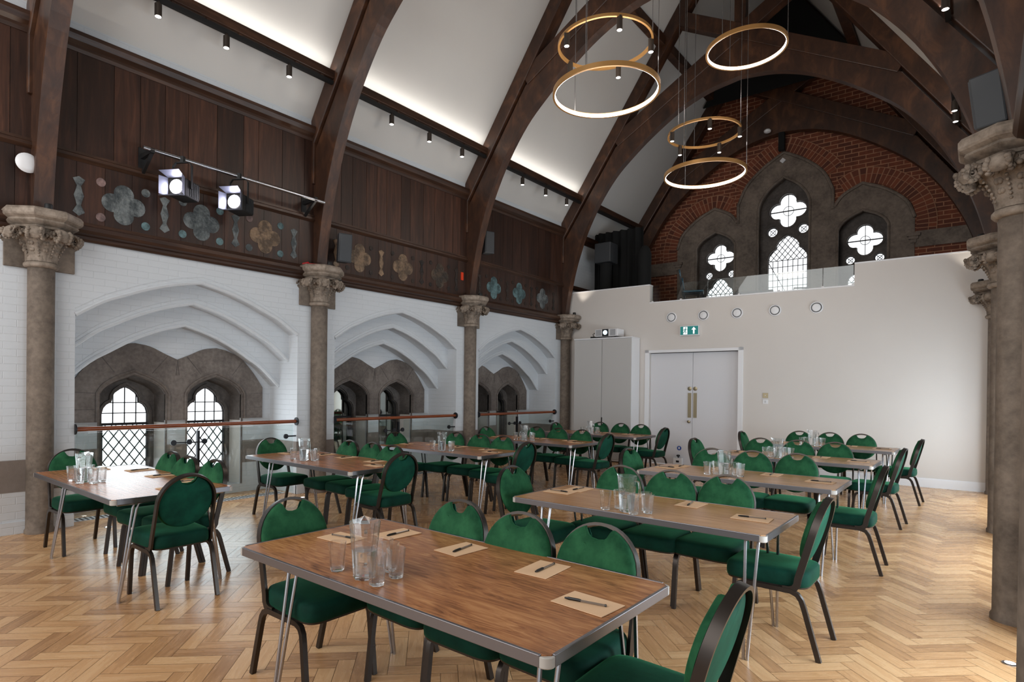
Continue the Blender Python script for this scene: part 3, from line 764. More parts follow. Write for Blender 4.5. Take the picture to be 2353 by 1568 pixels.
# switches, socket, sticker
sw = thing('wall_control', 'brass square control plate on the end wall right of the doors', 'switch', on_end(4.10, 1.42, 0), AZ)
MB().b2((-.045, -.01, -.045), (.045, 0, .045)).build('plate', M['brass'], sw, smooth=0, bevel=.002)
MB().lathe([(.008, 0), (.008, .006)], 12, (0, -.01, 0), M=Matrix.Rotation(PI / 2, 3, 'X')).build('button', M['gloss'], sw)
sw = thing('light_switch', 'white switch plate just below the brass plate on the end wall', 'switch', on_end(4.10, 1.305, 0), AZ)
MB().b2((-.045, -.01, -.04), (.045, 0, .04)).build('plate', M['gloss'], sw, smooth=0, bevel=.002)
MB().b2((-.012, -.015, -.02), (.012, -.01, .02)).build('rocker', M['lgrey'], sw, smooth=0)
st = MB(); st.lathe([(.045, 0), (.045, .003)], 24, M=Matrix.Rotation(PI / 2, 3, 'X'))
o = st.build('door_sticker', plain('blue_sticker', (52, 84, 160), .4), None, on_end(2.50, .34, .079), AZ); tag(o, 'round blue mandatory-notice sticker low on the left door leaf', 'sticker')
ps = MB()
ps.plate([[(-.018, -.012), (.012, -.02), (.016, .01), (.004, .028), (-.012, .022)]], FS, -.005, -.003); ps.build('white_mark', M['gloss'], o, smooth=0)
hp = thing('door_stop_unit', 'small white door holder unit with black knob on the floor at the doors', 'door holder', on_end(2.50, 0, .03), AZ)
MB().b2((-.09, -.04, 0), (.09, .03, .15)).build('body', M['gloss'], hp, smooth=0, bevel=.006)
MB().b2((-.03, -.043, .06), (.03, -.04, .10)).build('label_plate', M['black'], hp, smooth=0)
MB().lathe([(.012, .15), (.012, .17), (.035, .185), (.03, .21), (.005, .215)], 16).build('knob', M['black'], hp)

# ---------------------------------------------------------------- gallery gable wall
FG = lambda u, v, d: Vector((u, d, v))
cx = HALF; lx = HALF - 1.51; rx = HALF + 1.52
def hoodpts():
    L = crom([(lx - .9, 5.05), (lx - .76, 5.40), (lx - .42, 5.71), (lx, 5.92)], 5)
    L2 = crom([(lx, 5.92), (lx + .35, 5.73), (cx - .97, 5.47)], 4)
    Cc = crom([(cx - .97, 5.90), (cx - .78, 6.32), (cx - .42, 6.67), (cx, 6.93)], 5)
    left = [(lx - .9, 2.9)] + L + L2[1:] + Cc
    return left + [(2 * HALF - a, b) for a, b in left[::-1][1:]]
HD = hoodpts()
inn = [pointed(lx + .02, .455, 2.95, 5.0, 5.36), pointed(cx, .535, 2.95, 5.75, 6.38), pointed(rx, .455, 2.95, 5.0, 5.36)]
GW = struct(MB().plate([[(-1.2, 2.5)] + [(HD[0][0], 2.5)] + HD + [(HD[-1][0], 2.5), (8.5, 2.5), (8.5, 5), (HALF, 11.3), (-1.2, 5)]], FG, 0, .3).build('wall_gable', M['rbrick'], None, fr(0, YG), AZ, smooth=0))
def band_ring(pts, w0, w1, th, mb, mo):
    """voussoirs following a polyline"""
    P = [Vector((a, b)) for a, b in pts]; acc = [0]
    for a, b in zip(P[:-1], P[1:]): acc.append(acc[-1] + (b - a).length)
    def at(s):
        for i in range(len(acc) - 1):
            if acc[i + 1] >= s: return P[i].lerp(P[i + 1], (s - acc[i]) / max(1e-6, acc[i + 1] - acc[i]))
        return P[-1]
    def nrm(s):
        t = at(min(acc[-1], s + .06)) - at(max(0, s - .06)); t.normalize(); return Vector((-t.y, t.x))
    n = int(acc[-1] / .075); lay = []
    for i in range(n):
        s0, s1 = acc[-1] * i / n + .008, acc[-1] * (i + 1) / n - .008
        for (q0, q1) in ((w0, (w0 + w1) / 2 + .03), ((w0 + w1) / 2 + .04, w1)):
            if q0 > w0 and i % 2: pass
            a, b = at(s0) + nrm(s0) * q0, at(s1) + nrm(s1) * q0; c, d = at(s1) + nrm(s1) * q1, at(s0) + nrm(s0) * q1
            mb.plate([[(a.x, a.y), (b.x, b.y), (c.x, c.y), (d.x, d.y)]], FG, -.028, -.01, random.random())
    A = [at(acc[-1] * i / 40) + nrm(acc[-1] * i / 40) * (w0 - .0) for i in range(41)]; B = [at(acc[-1] * i / 40) + nrm(acc[-1] * i / 40) * (w1 + .015) for i in range(41)]
    mo.plate([[(p.x, p.y) for p in A] + [(p.x, p.y) for p in B[::-1]]], FG, -.022, -.002)
vb = MB(); mo = MB()
Lh = crom([(lx - .9, 4.75), (lx - .9, 5.05), (lx - .78, 5.42), (lx - .42, 5.76), (lx, 5.89), (lx + .3, 5.76)], 5)
Ch = crom([(cx - .84, 6.22), (cx - .72, 6.40), (cx - .38, 6.70), (cx - .02, 6.92)], 5)
band_ring(Lh, .02, .34, 0, vb, mo); band_ring([(2 * HALF - a, b) for a, b in Lh[::-1]], .02, .34, 0, vb, mo)
band_ring(Ch + [(2 * HALF - a, b) for a, b in Ch[::-1][1:]], .02, .34, 0, vb, mo)
vb.build('brick_arches', M['vous'], GW, smooth=0); mo.build('arch_mortar', M['mortar'], GW, smooth=0)
ss = MB()
ss.plate([[(HD[0][0], 2.9)] + HD[1:-1] + [(HD[-1][0], 2.9)]] + inn, FG, -.02, .25)
for h, w in ((HD[1:-1], .055),): ss.tube([Vector((a, -.03, b)) for a, b in h], .035, 8)
sr = MB(); ss.build('stone_surround', M['gstone'], GW, smooth=30)
for h in inn: sr.tube([Vector((a, -.02, b)) for a, b in h], .028, 8); sr.tube([Vector((cx + (a - cx) * 1, .03, b + .0)) for a, b in h], .02, 8)
sr.build('opening_moulding', M['gstone'], GW, smooth=40)
bs = MB()
for a, b in ((-1.2, lx - .9), (rx + .9, 8.5)): bs.plate([[(a, 4.44), (b, 4.44), (b, 4.76), (a, 4.76)]], FG, -.03, .02)
bs.build('stone_band', M['gstone'], GW, smooth=0)
for x in (lx - .87, rx + .87):
    c_ = MB(); c_.b2((x - .11, -.09, 4.66), (x + .11, .02, 4.72)); c_.b2((x - .08, -.07, 4.60), (x + .08, .02, 4.66)); c_.b2((x - .05, -.05, 4.53), (x + .05, .02, 4.60)); c_.build('corbel', M['gstone'], GW, smooth=0, bevel=.005)
def gable_window(i, xc, zq, rq, circs, rc, lan, hw, top):
    root = struct(thing('window_%d' % (20 + i), None, None, fr(0, YG), AZ))
    holes = [quat(xc, zq, rq)] + [circ(xc + s * circs[0], circs[1], rc) for s in (-1, 1)] + [lancet(xc, lan[0], 2.95, lan[1], lan[2])]
    MB().plate([[(xc - hw - .05, 2.9), (xc + hw + .05, 2.9), (xc + hw + .05, top), (xc - hw - .05, top)]] + holes, FG, .24, .36).build('tracery', M['dstone'], root, smooth=30)
    e = MB()
    for h in (quat(xc, zq, rq * 1.10), lancet(xc, lan[0] + .03, 2.95, lan[1], lan[2] + .045)): outline(e, h, FG, .235, .03)
    for s in (-1, 1): outline(e, circ(xc + s * circs[0], circs[1], rc * 1.18), FG, .235, .02)
    e.build('tracery_moulding', M['dstone'], root, smooth=30)
    MB().b2((xc - hw, .37, 2.95), (xc + hw, .38, top - .05)).build('pane', M['sky'], root, smooth=0)
    ld = MB(); d = .33
    outline(ld, quat(xc, zq, rq * .98), FG, d, .012); outline(ld, circ(xc, zq, rq * .28), FG, d, .01)
    leads(ld, holes[0], [((xc - rq, zq - .0), (xc + rq, zq))], FG, d, .022); leads(ld, holes[0], [((xc, zq - rq), (xc, zq + rq))], FG, d, .012)
    for s in (-1, 1):
        c0 = (xc + s * circs[0], circs[1]); outline(ld, circ(*c0, rc * .95), FG, d, .012); outline(ld, circ(*c0, rc * .5), FG, d, .01)
        leads(ld, circ(*c0, rc), [((c0[0] - rc, c0[1] - rc), (c0[0] + rc, c0[1] + rc)), ((c0[0] - rc, c0[1] + rc), (c0[0] + rc, c0[1] - rc))], FG, d, .012)
    lz = holes[-1]; outline(ld, lz[:-1], FG, d, .014); zs = lan[1] + .03
    ln = [((xc + k * .105, 2.9), (xc + k * .105, zs)) for k in range(-4, 5)] + [((xc - .5, z), (xc + .5, z)) for z in [zs - q * .15 for q in range(12)]]
    leads(ld, lz, ln, FG, d, .013)
    up = [p for p in lz if p[1] >= lan[1] - .001] ; up = [(xc + lan[0], zs)] + [p for p in up if p[1] > zs] + [(xc - lan[0], zs)]
    ln = []
    for k in range(-10, 11):
        a = xc + k * .12; ln += [((a, zs - .0), (a + 1.0, zs + 1.25)), ((a, zs), (a - 1.0, zs + 1.25))]
    leads(ld, up, ln, FG, d, .013)
    ld.build('leading', M['lead'], root, smooth=0)
gable_window(1, lx + .06, 4.78, .33, (.265, 4.365), .09, (.31, 3.86, 4.27), .46, 5.45)
gable_window(2, cx + .04, 5.68, .385, (.32, 5.22), .11, (.405, 4.52, 5.11), .54, 6.45)
gable_window(3, rx + .02, 4.78, .33, (.265, 4.375), .09, (.31, 3.86, 4.27), .46, 5.45)
# small white square on the centre hood, smoke detector, hanging bracket
tag(MB().box((0, 0, 0), (.09, .02, .09), M=Matrix.Rotation(PI / 4, 3, 'Y')).build('motion_sensor', M['gloss'], None, fr(cx - .02, YG, 6.74, -.05), AZ, smooth=0), 'small white diamond-set sensor on the stone above the tallest gable window', 'sensor')
pd = thing('pendant_post', 'short black pendant post under the farthest truss above the gable windows', 'post', fr(cx, 14.28, 6.9, -.02), AZ)
MB().b2((-.06, -.06, 0.0), (.06, .06, .42)).build('post', M['blk2'], pd, smooth=0)
sd = MB(); sd.lathe([(.03, -.02), (.07, .0), (.075, .03), (.05, .06)], 20); tag(sd.build('smoke_detector', M['gloss'], None, fr(cx - .25, 14.28, 7.3, -.24)), 'white smoke detector beside the black pendant post', 'detector')

bd = MB(); bd.plate([[(2.0, 8.2), (2 * HALF - 2.0, 8.2), (HALF, 10.6)]], FG, -.1, -.06)  # plain black triangle set across the dark roof peak
tag(bd.build('black_sheeting', M['blk2'], None, fr(0, YG - .45), AZ, smooth=0), 'black boarding filling the peak above the farthest roof truss', 'sheeting')
# gallery glass and contents
gx = [1.90, 3.02, 4.28, 4.98, 5.44]
gb = thing('gallery_balustrade', 'frameless glass balustrade on the low part of the end wall, in front of the gallery', 'balustrade', fr(0, YW), AZ)
for i in range(4):
    MB().b2((gx[i] + .005, .07, 3.31), (gx[i + 1] - .005, .082, 3.655)).build('glass_panel', M['pane'], gb, smooth=0)
for x in [1.91] + gx[1:-1] + [5.43] + [2.5, 3.6]:
    MB().b2((x - .02, .06, 3.305), (x + .02, .092, 3.34)).build('clamp', M['gloss'], gb, smooth=0)
def make_gchair():
    r = thing('stacked_chair', '', 'chair')
    for k in range(4):
        z = .42 + k * .06; y = k * -.02
        for s in (-.19, .19):
            MB().tube([(s, .22 + y, z - .4 + .02), (s, .2 + y, z), (s, -.2 + y, z), (s, -.26 + y, z + .42)], .011, 6).build('frame', M['grey'], r)
    for k in (0, 3):
        z = .44 + k * .06; y = k * -.02
        MB().b2((-.2, -.2 + y, z), (.2, .22 + y, z + .04)).build('seat', M['teal'], r, smooth=0, bevel=.015)
        MB().plate([[(-.19, 0), (.19, 0), (.2, .3), (.1, .38), (-.1, .38), (-.2, .3)]], lambda u, v, d: Vector((u, -.22 + y - v * .12 + d, z + .12 + v)), -.015, .015).build('backrest', M['teal'], r, smooth=0, bevel=.01)
    return r
g0 = make_gchair(); g0.location = fr(2.55, YW, 2.92, .8); g0.rotation_euler.z = AZ - PI / 2 + .3; tag(g0, 'teal stacked chairs standing behind the gallery glass', 'chair')
mx = thing('mixing_desk', 'black sound equipment on the gallery behind the glass', 'mixer', fr(3.75, YW, 2.9, .55), AZ)
MB().b2((-.35, -.25, 0), (.35, .25, .4)).build('case', M['black'], mx, smooth=0, bevel=.01)
MB().add([(-.3, -.24, .4), (.3, -.24, .4), (.3, .22, .4), (-.3, .22, .4), (-.3, .12, .56), (.3, .12, .56), (.3, .22, .56), (-.3, .22, .56)], [(0, 1, 5, 4), (4, 5, 6, 7), (2, 3, 7, 6), (0, 4, 7, 3), (1, 2, 6, 5)]).build('console', M['grey'], mx, smooth=0)
cm2 = thing('desk_clutter', 'low black equipment at the foot of the tallest gable window, right of the mixer', 'equipment', fr(4.55, YW, 2.9, .5), AZ)
MB().b2((-.2, -.12, 0), (.2, .12, .45)).build('case', M['black'], cm2, smooth=0, bevel=.01)
MB().tube([(-.1, 0, .45), (-.1, 0, .52), (.15, 0, .5)], .015, 6).build('arm', M['black'], cm2)
# black drapes and ducts in the left of the gallery
dr = thing('black_drape', 'black drape closing the left side of the gallery', 'drape', fr(.55, YW, 2.9, 1.2), AZ)
dm = MB(); P = [(-.55 + i * .05, .06 * math.sin(i * 1.7)) for i in range(26)]
dm.add([(a, b, 0) for a, b in P] + [(a, b, 2.35) for a, b in P], [(i, i + 1, 27 + i, 26 + i) for i in range(25)])
dm.build('cloth', M['blk2'], dr, normals=False)
for i, x in enumerate((.52, 1.45)):
    d = thing('air_duct', 'black round air duct standing in the gallery, %s of two' % ('left' if i == 0 else 'right'), 'duct', fr(x, YW, 2.9, .75), AZ, 'gallery ducts')
    MB().lathe([(.13, 0), (.13, 1.5), (.15, 1.55)] if i == 0 else [(.14, 0), (.14, 1.6), (.1, 1.72), (.05, 1.78)], 24).build('pipe', M['blk2'], d)
    if i == 0: MB().b2((-.2, -.2, 1.5), (.2, .2, 1.95)).build('box', M['grey'], d, smooth=0, bevel=.02)

# ---------------------------------------------------------------- left balustrades
def balustrade(yc, label):
    r = thing('glass_balustrade', label, 'balustrade', (WL + .0, yc, 0), 0, 'arcade balustrades')
    MB().b2((-.056, -1.28, .04), (-.044, -.12, .955)).build('glass_panel', M['pane'], r, smooth=0)
    MB().b2((-.056, .10, .04), (-.044, 1.28, .955)).build('glass_panel', M['pane'], r, smooth=0)
    MB().tube([(.0, -1.30, 1.0), (.0, 1.285, 1.0)], .024, 12).build('handrail', M['rail'], r)
    for s in (-1, 1):
        MB().lathe([(.055, 0), (.055, .012), (.03, .02)], 20, (.0, s * 1.302, 1.0), M=Matrix.Rotation(s * PI / 2, 3, 'X')).build('rosette', M['iron'], r)
    po = MB(); po.b2((-.07, -.03, 0), (-.03, .0, .93)); po.build('post', M['iron'], r, smooth=0)
    for (y, L) in ((-.31, .0), (-.13, 0), (.05, 0), (1.15, 0)):
        q = MB(); q.lathe([(.033, 0), (.033, .02)], 16, (-.03, y, .80), M=Matrix.Rotation(PI / 2, 3, 'Y')); q.build('glass_fixing', M['iron'], r)
    MB().tube([(-.02, -.31, .80), (-.02, .05, .79)], .007, 6).build('stay', M['iron'], r)
    MB().tube([(-.02, 1.15, .80), (-.02, 1.30, .80)], .01, 6).build('stay', M['iron'], r)
for i, yc in enumerate(BAYS['left']):
    balustrade(yc, 'glass balustrade with round wooden handrail across the %s arched bay' % ['nearest', 'middle', 'farthest'][i])
for i, (x, y, n) in enumerate(((-7.42, 3.237, 30), (-7.42, 6.451, 30))):
    g = thing('floor_grille', 'slotted metal floor grille in front of the %s window bay' % ('nearest' if i == 0 else 'middle'), 'grille', (x, y, 0))
    MB().b2((-.09, -1.25, 0.001), (.09, 1.25, .004)).build('frame', M['lgrey'], g, smooth=0)
    sl = MB()
    for k in range(50): sl.b2((-.075, -1.22 + k * .049, .004), (.075, -1.22 + k * .049 + .022, .006))
    sl.build('slots', M['black'], g, smooth=0)
for i, (x, y, t) in enumerate(((-6.82, 2.15, 'beside the foremost left column'), (-6.85, 4.45, 'beside the second left column'), (.14, 4.30, 'in front of the large right column'))):
    u = thing('floor_uplight', 'small round floor uplight ' + t, 'uplight', (x, y, 0), 0, 'floor uplights')
    MB().lathe([(.036, 0), (.036, .004), (.026, .006)], 20).build('ring', M['chrome'], u)
    MB().lathe([(.0005, .0065), (.024, .0065)], 20, capb=False, capt=False).build('lens', M['lens'], u, smooth=0)

# ---------------------------------------------------------------- truss-foot uplights, speakers, stage lighting
def uplight(p, lab, en=5):
    u = thing('capital_uplight', lab, 'uplight', p, 0, 'uplights on the capitals')
    MB().lathe([(.02, 0), (.035, .01), (.035, .05), (.028, .06)], 16).build('body', M['black'], u)
    L = bpy.data.lights.new('uplight_beam', 'SPOT'); L.energy = en; L.spot_size = 1.2; L.spot_blend = .6; L.color = (1, .92, .8); L.shadow_soft_size = .03; sx = 1 if p[0] < XC else -1
    o = bpy.data.objects.new('beam', L); C.objects.link(o); o.parent = u; o.location = (sx * .03, 0, .07); o.rotation_euler = Vector((sx * .26, 0, 1)).to_track_quat('-Z', 'Y').to_euler()
cn = ['foremost', 'second', 'third', 'fourth']
for i, y in enumerate(COLY):
    uplight((XL + .23, y + .0, 3.14), 'small black uplight on top of the capital of the %s left column' % cn[i], 16)
for i, y in enumerate(RY[1:]):
    uplight((XR - .20, y, 3.14), 'small black uplight on top of the %s right capital' % ['large', 'half-hidden', 'farthest'][i], 12)
def speaker(p, rz, tilt, lab, s=1.0):
    r = thing('loudspeaker', lab, 'speaker', p, rz, 'wall loudspeakers'); r.rotation_euler = (tilt, 0, rz)
    MB().add([(a * .10 * s, b * .09 * s + (0 if b < 0 else 0), c * .20 * s) for a, b, c in ((-1, -1, -1), (1, -1, -1), (.65, 1, -1), (-.65, 1, -1), (-1, -1, 1), (1, -1, 1), (.65, 1, 1), (-.65, 1, 1))],
             [(0, 1, 2, 3), (4, 7, 6, 5), (0, 4, 5, 1), (1, 5, 6, 2), (2, 6, 7, 3), (3, 7, 4, 0)]).build('cabinet', M['grey'], r, smooth=0, bevel=.012)
    MB().b2((-.085 * s, -.1 * s, -.185 * s), (.085 * s, -.088 * s, .185 * s)).build('grille', M['spotc'] if s > 1 else M['grey'], r, smooth=0, bevel=.004)
    MB().b2((-.02, .07 * s, -.03), (.02, .16 * s, .03)).build('bracket', M['black'], r, smooth=0)
speaker((-6.93, 5.12, 3.45), PI / 2 - .3, .12, 'grey loudspeaker beside the second left column, just above its capital')
speaker((-6.93, 8.32, 4.16), PI / 2 - .3, 0, 'grey loudspeaker fixed higher up beside the third truss leg')
speaker((.04, 5.42, 3.50), -PI / 2 - .35, .12, 'large grey loudspeaker above the big right-hand capital', .95)
tag(MB().lathe([(.0005, .03), (.05, .026), (.08, .014), (.095, 0)], 24, M=Matrix.Rotation(PI / 2, 3, 'Y')).build('round_white_fitting', M['gloss'], None, (-7.04, 1.50, 3.6)), 'round white dome fitting on the panelling above the foremost left capital', 'light fitting')
tag(MB().b2((-.006, -.03, -.07), (.006, .03, .07)).build('red_tag', plain('red_plastic', (215, 62, 30), .4), None, (-7.12, 7.85, 3.5), smooth=0), 'small red tag on the panelling left of the third truss leg', 'tag')
rs = MB(); rs.tube([(-.16, -.22, .02), (-.05, -.26, .03), (.02, -.20, .05), (.08, -.22, .02), (.14, -.14, .015)], .012, 8); tag(rs.build('red_strap', plain('red_webbing', (190, 30, 34), .6), None, (XL, COLY[1], 3.135)), 'small red strap lying on top of the second left capital', 'strap')
bar = thing('lighting_bar', 'grey tubular lighting bar bracketed to the left panelling with two stage lamps', 'lighting bar', (-6.85, 3.6, 4.0))
MB().tube([(0, -1.14, .01), (0, 1.14, -.01)], .021, 12).build('bar', M['chrome'], bar)
for y in (-1.05, 1.0):
    b_ = MB(); b_.b2((-.29, y - .02, -.025), (.02, y + .02, .025)); b_.b2((-.30, y - .04, -.2), (-.27, y + .04, .1)); b_.build('bracket', M['black'], bar, smooth=0)
    b_ = MB(); b_.rect([(-.28, y, -.2), (0, y, -.02)], .03, .03, (0, 1, 0)); b_.build('bracket_stay', M['black'], bar, smooth=0)
def stagelamp(y, lab):
    r = thing('stage_lamp', lab, 'stage lamp', (-6.83, y, 3.66), -1.02, 'stage lamps')
    MB().b2((-.02, -.02, .3), (.02, .02, .37)).build('clamp', M['black'], r, smooth=0)
    MB().rect([(0, .115, 0), (0, .115, .26), (0, .08, .3), (0, -.08, .3), (0, -.115, .26), (0, -.115, 0)], .03, .008, (1, 0, 0)).build('yoke', M['black'], r, smooth=0)
    b_ = MB().b2((-.16, -.1, -.1), (.10, .1, .1)).build('housing', M['black'], r, smooth=0, bevel=.015)
    fins = MB()
    for q in range(6): fins.b2((-.15 + q * .03, -.105, -.08), (-.14 + q * .03, .105, .08))
    fins.build('cooling_fins', M['grey'], r, smooth=0)
    MB().lathe([(.0005, .012), (.05, .01), (.078, 0)], 24, (.105, 0, 0), M=Matrix.Rotation(PI / 2, 3, 'Y'), capb=False, capt=False).build('lens', M['stagelens'], r)
    for (a, b, c, d) in (((.10, -.1, .1), (.10, .1, .1), (.23, .12, .14), (.23, -.12, .14)), ((.10, -.1, -.1), (.10, .1, -.1), (.23, .12, -.13), (.23, -.12, -.13)),
                        ((.10, -.1, -.1), (.10, -.1, .1), (.20, -.14, .1), (.20, -.14, -.1)), ((.10, .1, -.1), (.10, .1, .1), (.20, .14, .1), (.20, .14, -.1))):
        m_ = MB(); m_.add([a, b, c, d], [(0, 1, 2, 3)]); o = m_.build('barn_door', M['barn'], r, smooth=0, normals=False)
        so = o.modifiers.new('t', 'SOLIDIFY'); so.thickness = .003
stagelamp(2.86, 'black stage lamp with open barn doors, nearer one on the lighting bar')
stagelamp(3.52, 'black stage lamp with open barn doors, farther one on the lighting bar')

# ---------------------------------------------------------------- pendant rings
def ring(c, R, lit, lab, cab, spots=0, ph=0):
    r = thing('ring_pendant', lab, 'pendant light', c, 0, 'ring pendants')
    n = 72; h = .028 if lit else .018; t = .012
    P = [(R * math.cos(2 * PI * i / n), R * math.sin(2 * PI * i / n), 0) for i in range(n)]
    MB().sweep(P, [(-h, -t), (h, -t), (h, t), (-h, t)], (0, 0, 1), True).build('ring', M['bronze'], r, smooth=30)
    if lit:
        Q = [(p[0] * (R - t - .002) / R, p[1] * (R - t - .002) / R, -.004) for p in P]
        MB().sweep(Q, [(-.021, -.003), (.021, -.003), (.021, .003), (-.021, .003)], (0, 0, 1), True).build('light_strip', M['led'], r, smooth=30)
    for i in range(3):
        a = ph + 2 * PI * i / 3; x, y = R * math.cos(a), R * math.sin(a)
        topz = min(cab, cz(HALF - abs((c[0] + x) - XC)) - .05)
        MB().tube([(x, y, .02), (x, y, topz - c[2])], .005, 6).build('cable', M['chrome'], r)
    for i in range(spots):
        a = ph + .5 + 2 * PI * i / spots; x, y = R * math.cos(a), R * math.sin(a)
        sp = MB().lathe([(.03, -.15), (.032, -.148), (.032, 0.0), (.025, .005)], 18, (x * .97, y * .97, -.005)).build('spot', M['spotc'], r)
        MB().lathe([(.0005, -.157), (.027, -.157)], 18, (x * .97, y * .97, 0), capb=False, capt=False).build('lens', M['lens'], sp, smooth=0)
ring((-3.42, 6.26, 5.0), .61, True, 'glowing gold ring pendant, lower ring of the nearer pair', 9.6, ph=2.75)
ring((-3.46, 6.30, 5.6), .545, False, 'gold ring with five small downlights above the nearer glowing ring', 9.6, 5, 2.5)
ring((-2.62, 8.89, 6.4), .53, True, 'highest glowing gold ring pendant, right of the two pairs', 9.2, ph=.2)
ring((-3.45, 9.57, 5.64), .55, False, 'gold ring with five small downlights in the farther pair', 9.6, 5, 2.2)
ring((-3.45, 9.62, 5.0), .62, True, 'lowest glowing gold ring pendant, lower ring of the farther pair', 9.6, ph=.35)

# ---------------------------------------------------------------- furniture
def rounded(pts, n=5):
    return crom(pts, n)
def make_chair():
    r = thing('banquet_chair', '', 'chair')
    # seat cushion, facing +x
    def outl(k, n=40):
        o = []
        for i in range(n):
            a = 2 * PI * i / n; e = .34
            cx_ = abs(math.cos(a)) ** e * math.copysign(1, math.cos(a)); sy = abs(math.sin(a)) ** e * math.copysign(1, math.sin(a))
            x = cx_ * .222; y = sy * (.2 + .012 * cx_)
            o.append((x * k + .01, y * k))
        return o
    s = MB(); n = 40; rings = [(.97, .372), (1.0, .378), (1.012, .40), (1.005, .44), (.97, .454), (.88, .462), (.7, .466), (.4, .469), (.1, .470)]
    vs = []
    for k, z in rings: vs += [(a, b, z) for a, b in outl(k)]
    fs = [(i * n + j, i * n + (j + 1) % n, (i + 1) * n + (j + 1) % n, (i + 1) * n + j) for i in range(len(rings) - 1) for j in range(n)]
    fs += [list(range(n))[::-1], [(len(rings) - 1) * n + j for j in range(n)]]
    s.add(vs, fs).build('seat', M['velvs'], r, smooth=50)
    f = MB(); vs = [(a, b, .366) for a, b in outl(.98)] + [(a, b, .383) for a, b in outl(.99)]
    f.add(vs, [(j, (j + 1) % n, n + (j + 1) % n, n + j) for j in range(n)] + [list(range(n))[::-1], list(range(n, 2 * n))]).build('seat_frame', M['frame'], r, smooth=30)
    for sy in (-1, 1):
        y = sy * .198
        rear = [(-.275, 0), (-.20, .27), (-.185, .315), (-.165, .342), (-.13, .356), (-.02, .356)]
        front = [(.195, 0), (.165, .27), (.158, .315), (.142, .342), (.11, .356), (-.02, .356)]
        for P in (rear, front):
            MB().rect([(a, y, b) for a, b in P], .024, .026, (0, 1, 0)).build('leg', M['frame'], r, smooth=50)
    # back frame: bar hoop in a plane leaning back
    def bp(y, q): return Vector((-.165 - .26 * (q - .42) , y, q))
    hoop = [(-.197, .43), (-.195, .50), (-.192, .59)]
    arc = [(-.19 * math.cos(t), .672 + .19 * math.sin(t)) for t in [PI * i / 20 for i in range(21)]]
    pts = hoop + arc + [(-a, b) for a, b in hoop[::-1]]
    path = [(-.09, -.199, .362), (-.125, -.199, .363), (-.150, -.199, .374), (-.163, -.198, .395)] + [tuple(bp(a, b)) for a, b in pts] + [(-.163, .198, .395), (-.150, .199, .374), (-.125, .199, .363), (-.09, .199, .362)]
    V = [Vector(p) for p in path]; mb = MB(); m = len(V); vs = []
    nrm = Vector((1, 0, .26)).normalized()
    for i, p in enumerate(V):
        t = (V[min(i + 1, m - 1)] - V[max(0, i - 1)]).normalized(); side = t.cross(nrm)
        if p.z < .5: side = Vector((0, 1, 0))
        if i and side.dot(pb) < 0: side = -side
        b = side.normalized(); pb = b; a = b.cross(t).normalized()
        vs += [p + a * q[0] + b * q[1] for q in ((-.018, -.007), (.018, -.007), (.018, .007), (-.018, .007))]
    fs = [(i * 4 + j, i * 4 + (j + 1) % 4, (i + 1) * 4 + (j + 1) % 4, (i + 1) * 4 + j) for i in range(m - 1) for j in range(4)] + [(0, 1, 2, 3), tuple((m - 1) * 4 + j for j in range(4))]
    mb.add(vs, fs).build('back_frame', M['frame'], r, smooth=40)
    # pad outline
    low = [(.183 * math.cos(t), .672 + .178 * math.sin(t)) for t in [-PI * i / 16 for i in range(17)]]
    th = [math.radians(a) for a in (172, 160, 148, 137, 127, 119, 113)]
    upl = [(.183 * math.cos(t), .672 + .183 * math.sin(t)) for t in th]
    horn = [(-.064, .842), (-.056, .829), (-.046, .811), (-.03, .799), (0, .794)]
    right = upl + horn
    outp = low + right + [(-a, b) for a, b in right[::-1][1:]]
    for nm, d0, dirn, dome, mt in (('backrest', .020, 1, .030, M['velv']), ('back_panel', .006, -1, .010, M['velvr'])):
        c = Vector((0, .655)); vs = []; k = len(outp)
        kk = 1.06 if dirn > 0 else .97
        lv = [(1.0, 0), (.985, .4), (.95, .7), (.86, .9), (.6, 1.0), (.25, 1.03)]
        for sc, h in lv:
            for a, b in outp:
                q = c + Vector(((a) * kk, (b - .655) * (1.02 if dirn > 0 else .985))) * sc
                if sc < .9 and b > .79: q.y = min(q.y, .775)
                vs.append(bp(q.x, q.y) + nrm * (d0 + dirn * dome * h))
        fs = [(i * k + j, i * k + (j + 1) % k, (i + 1) * k + (j + 1) % k, (i + 1) * k + j) for i in range(len(lv) - 1) for j in range(k)]
        fs += [[(len(lv) - 1) * k + j for j in range(k)], list(range(k))[::-1]]
        MB().add(vs, fs).build(nm, mt, r, smooth=60)
    return r
KCH = Kind(make_chair)
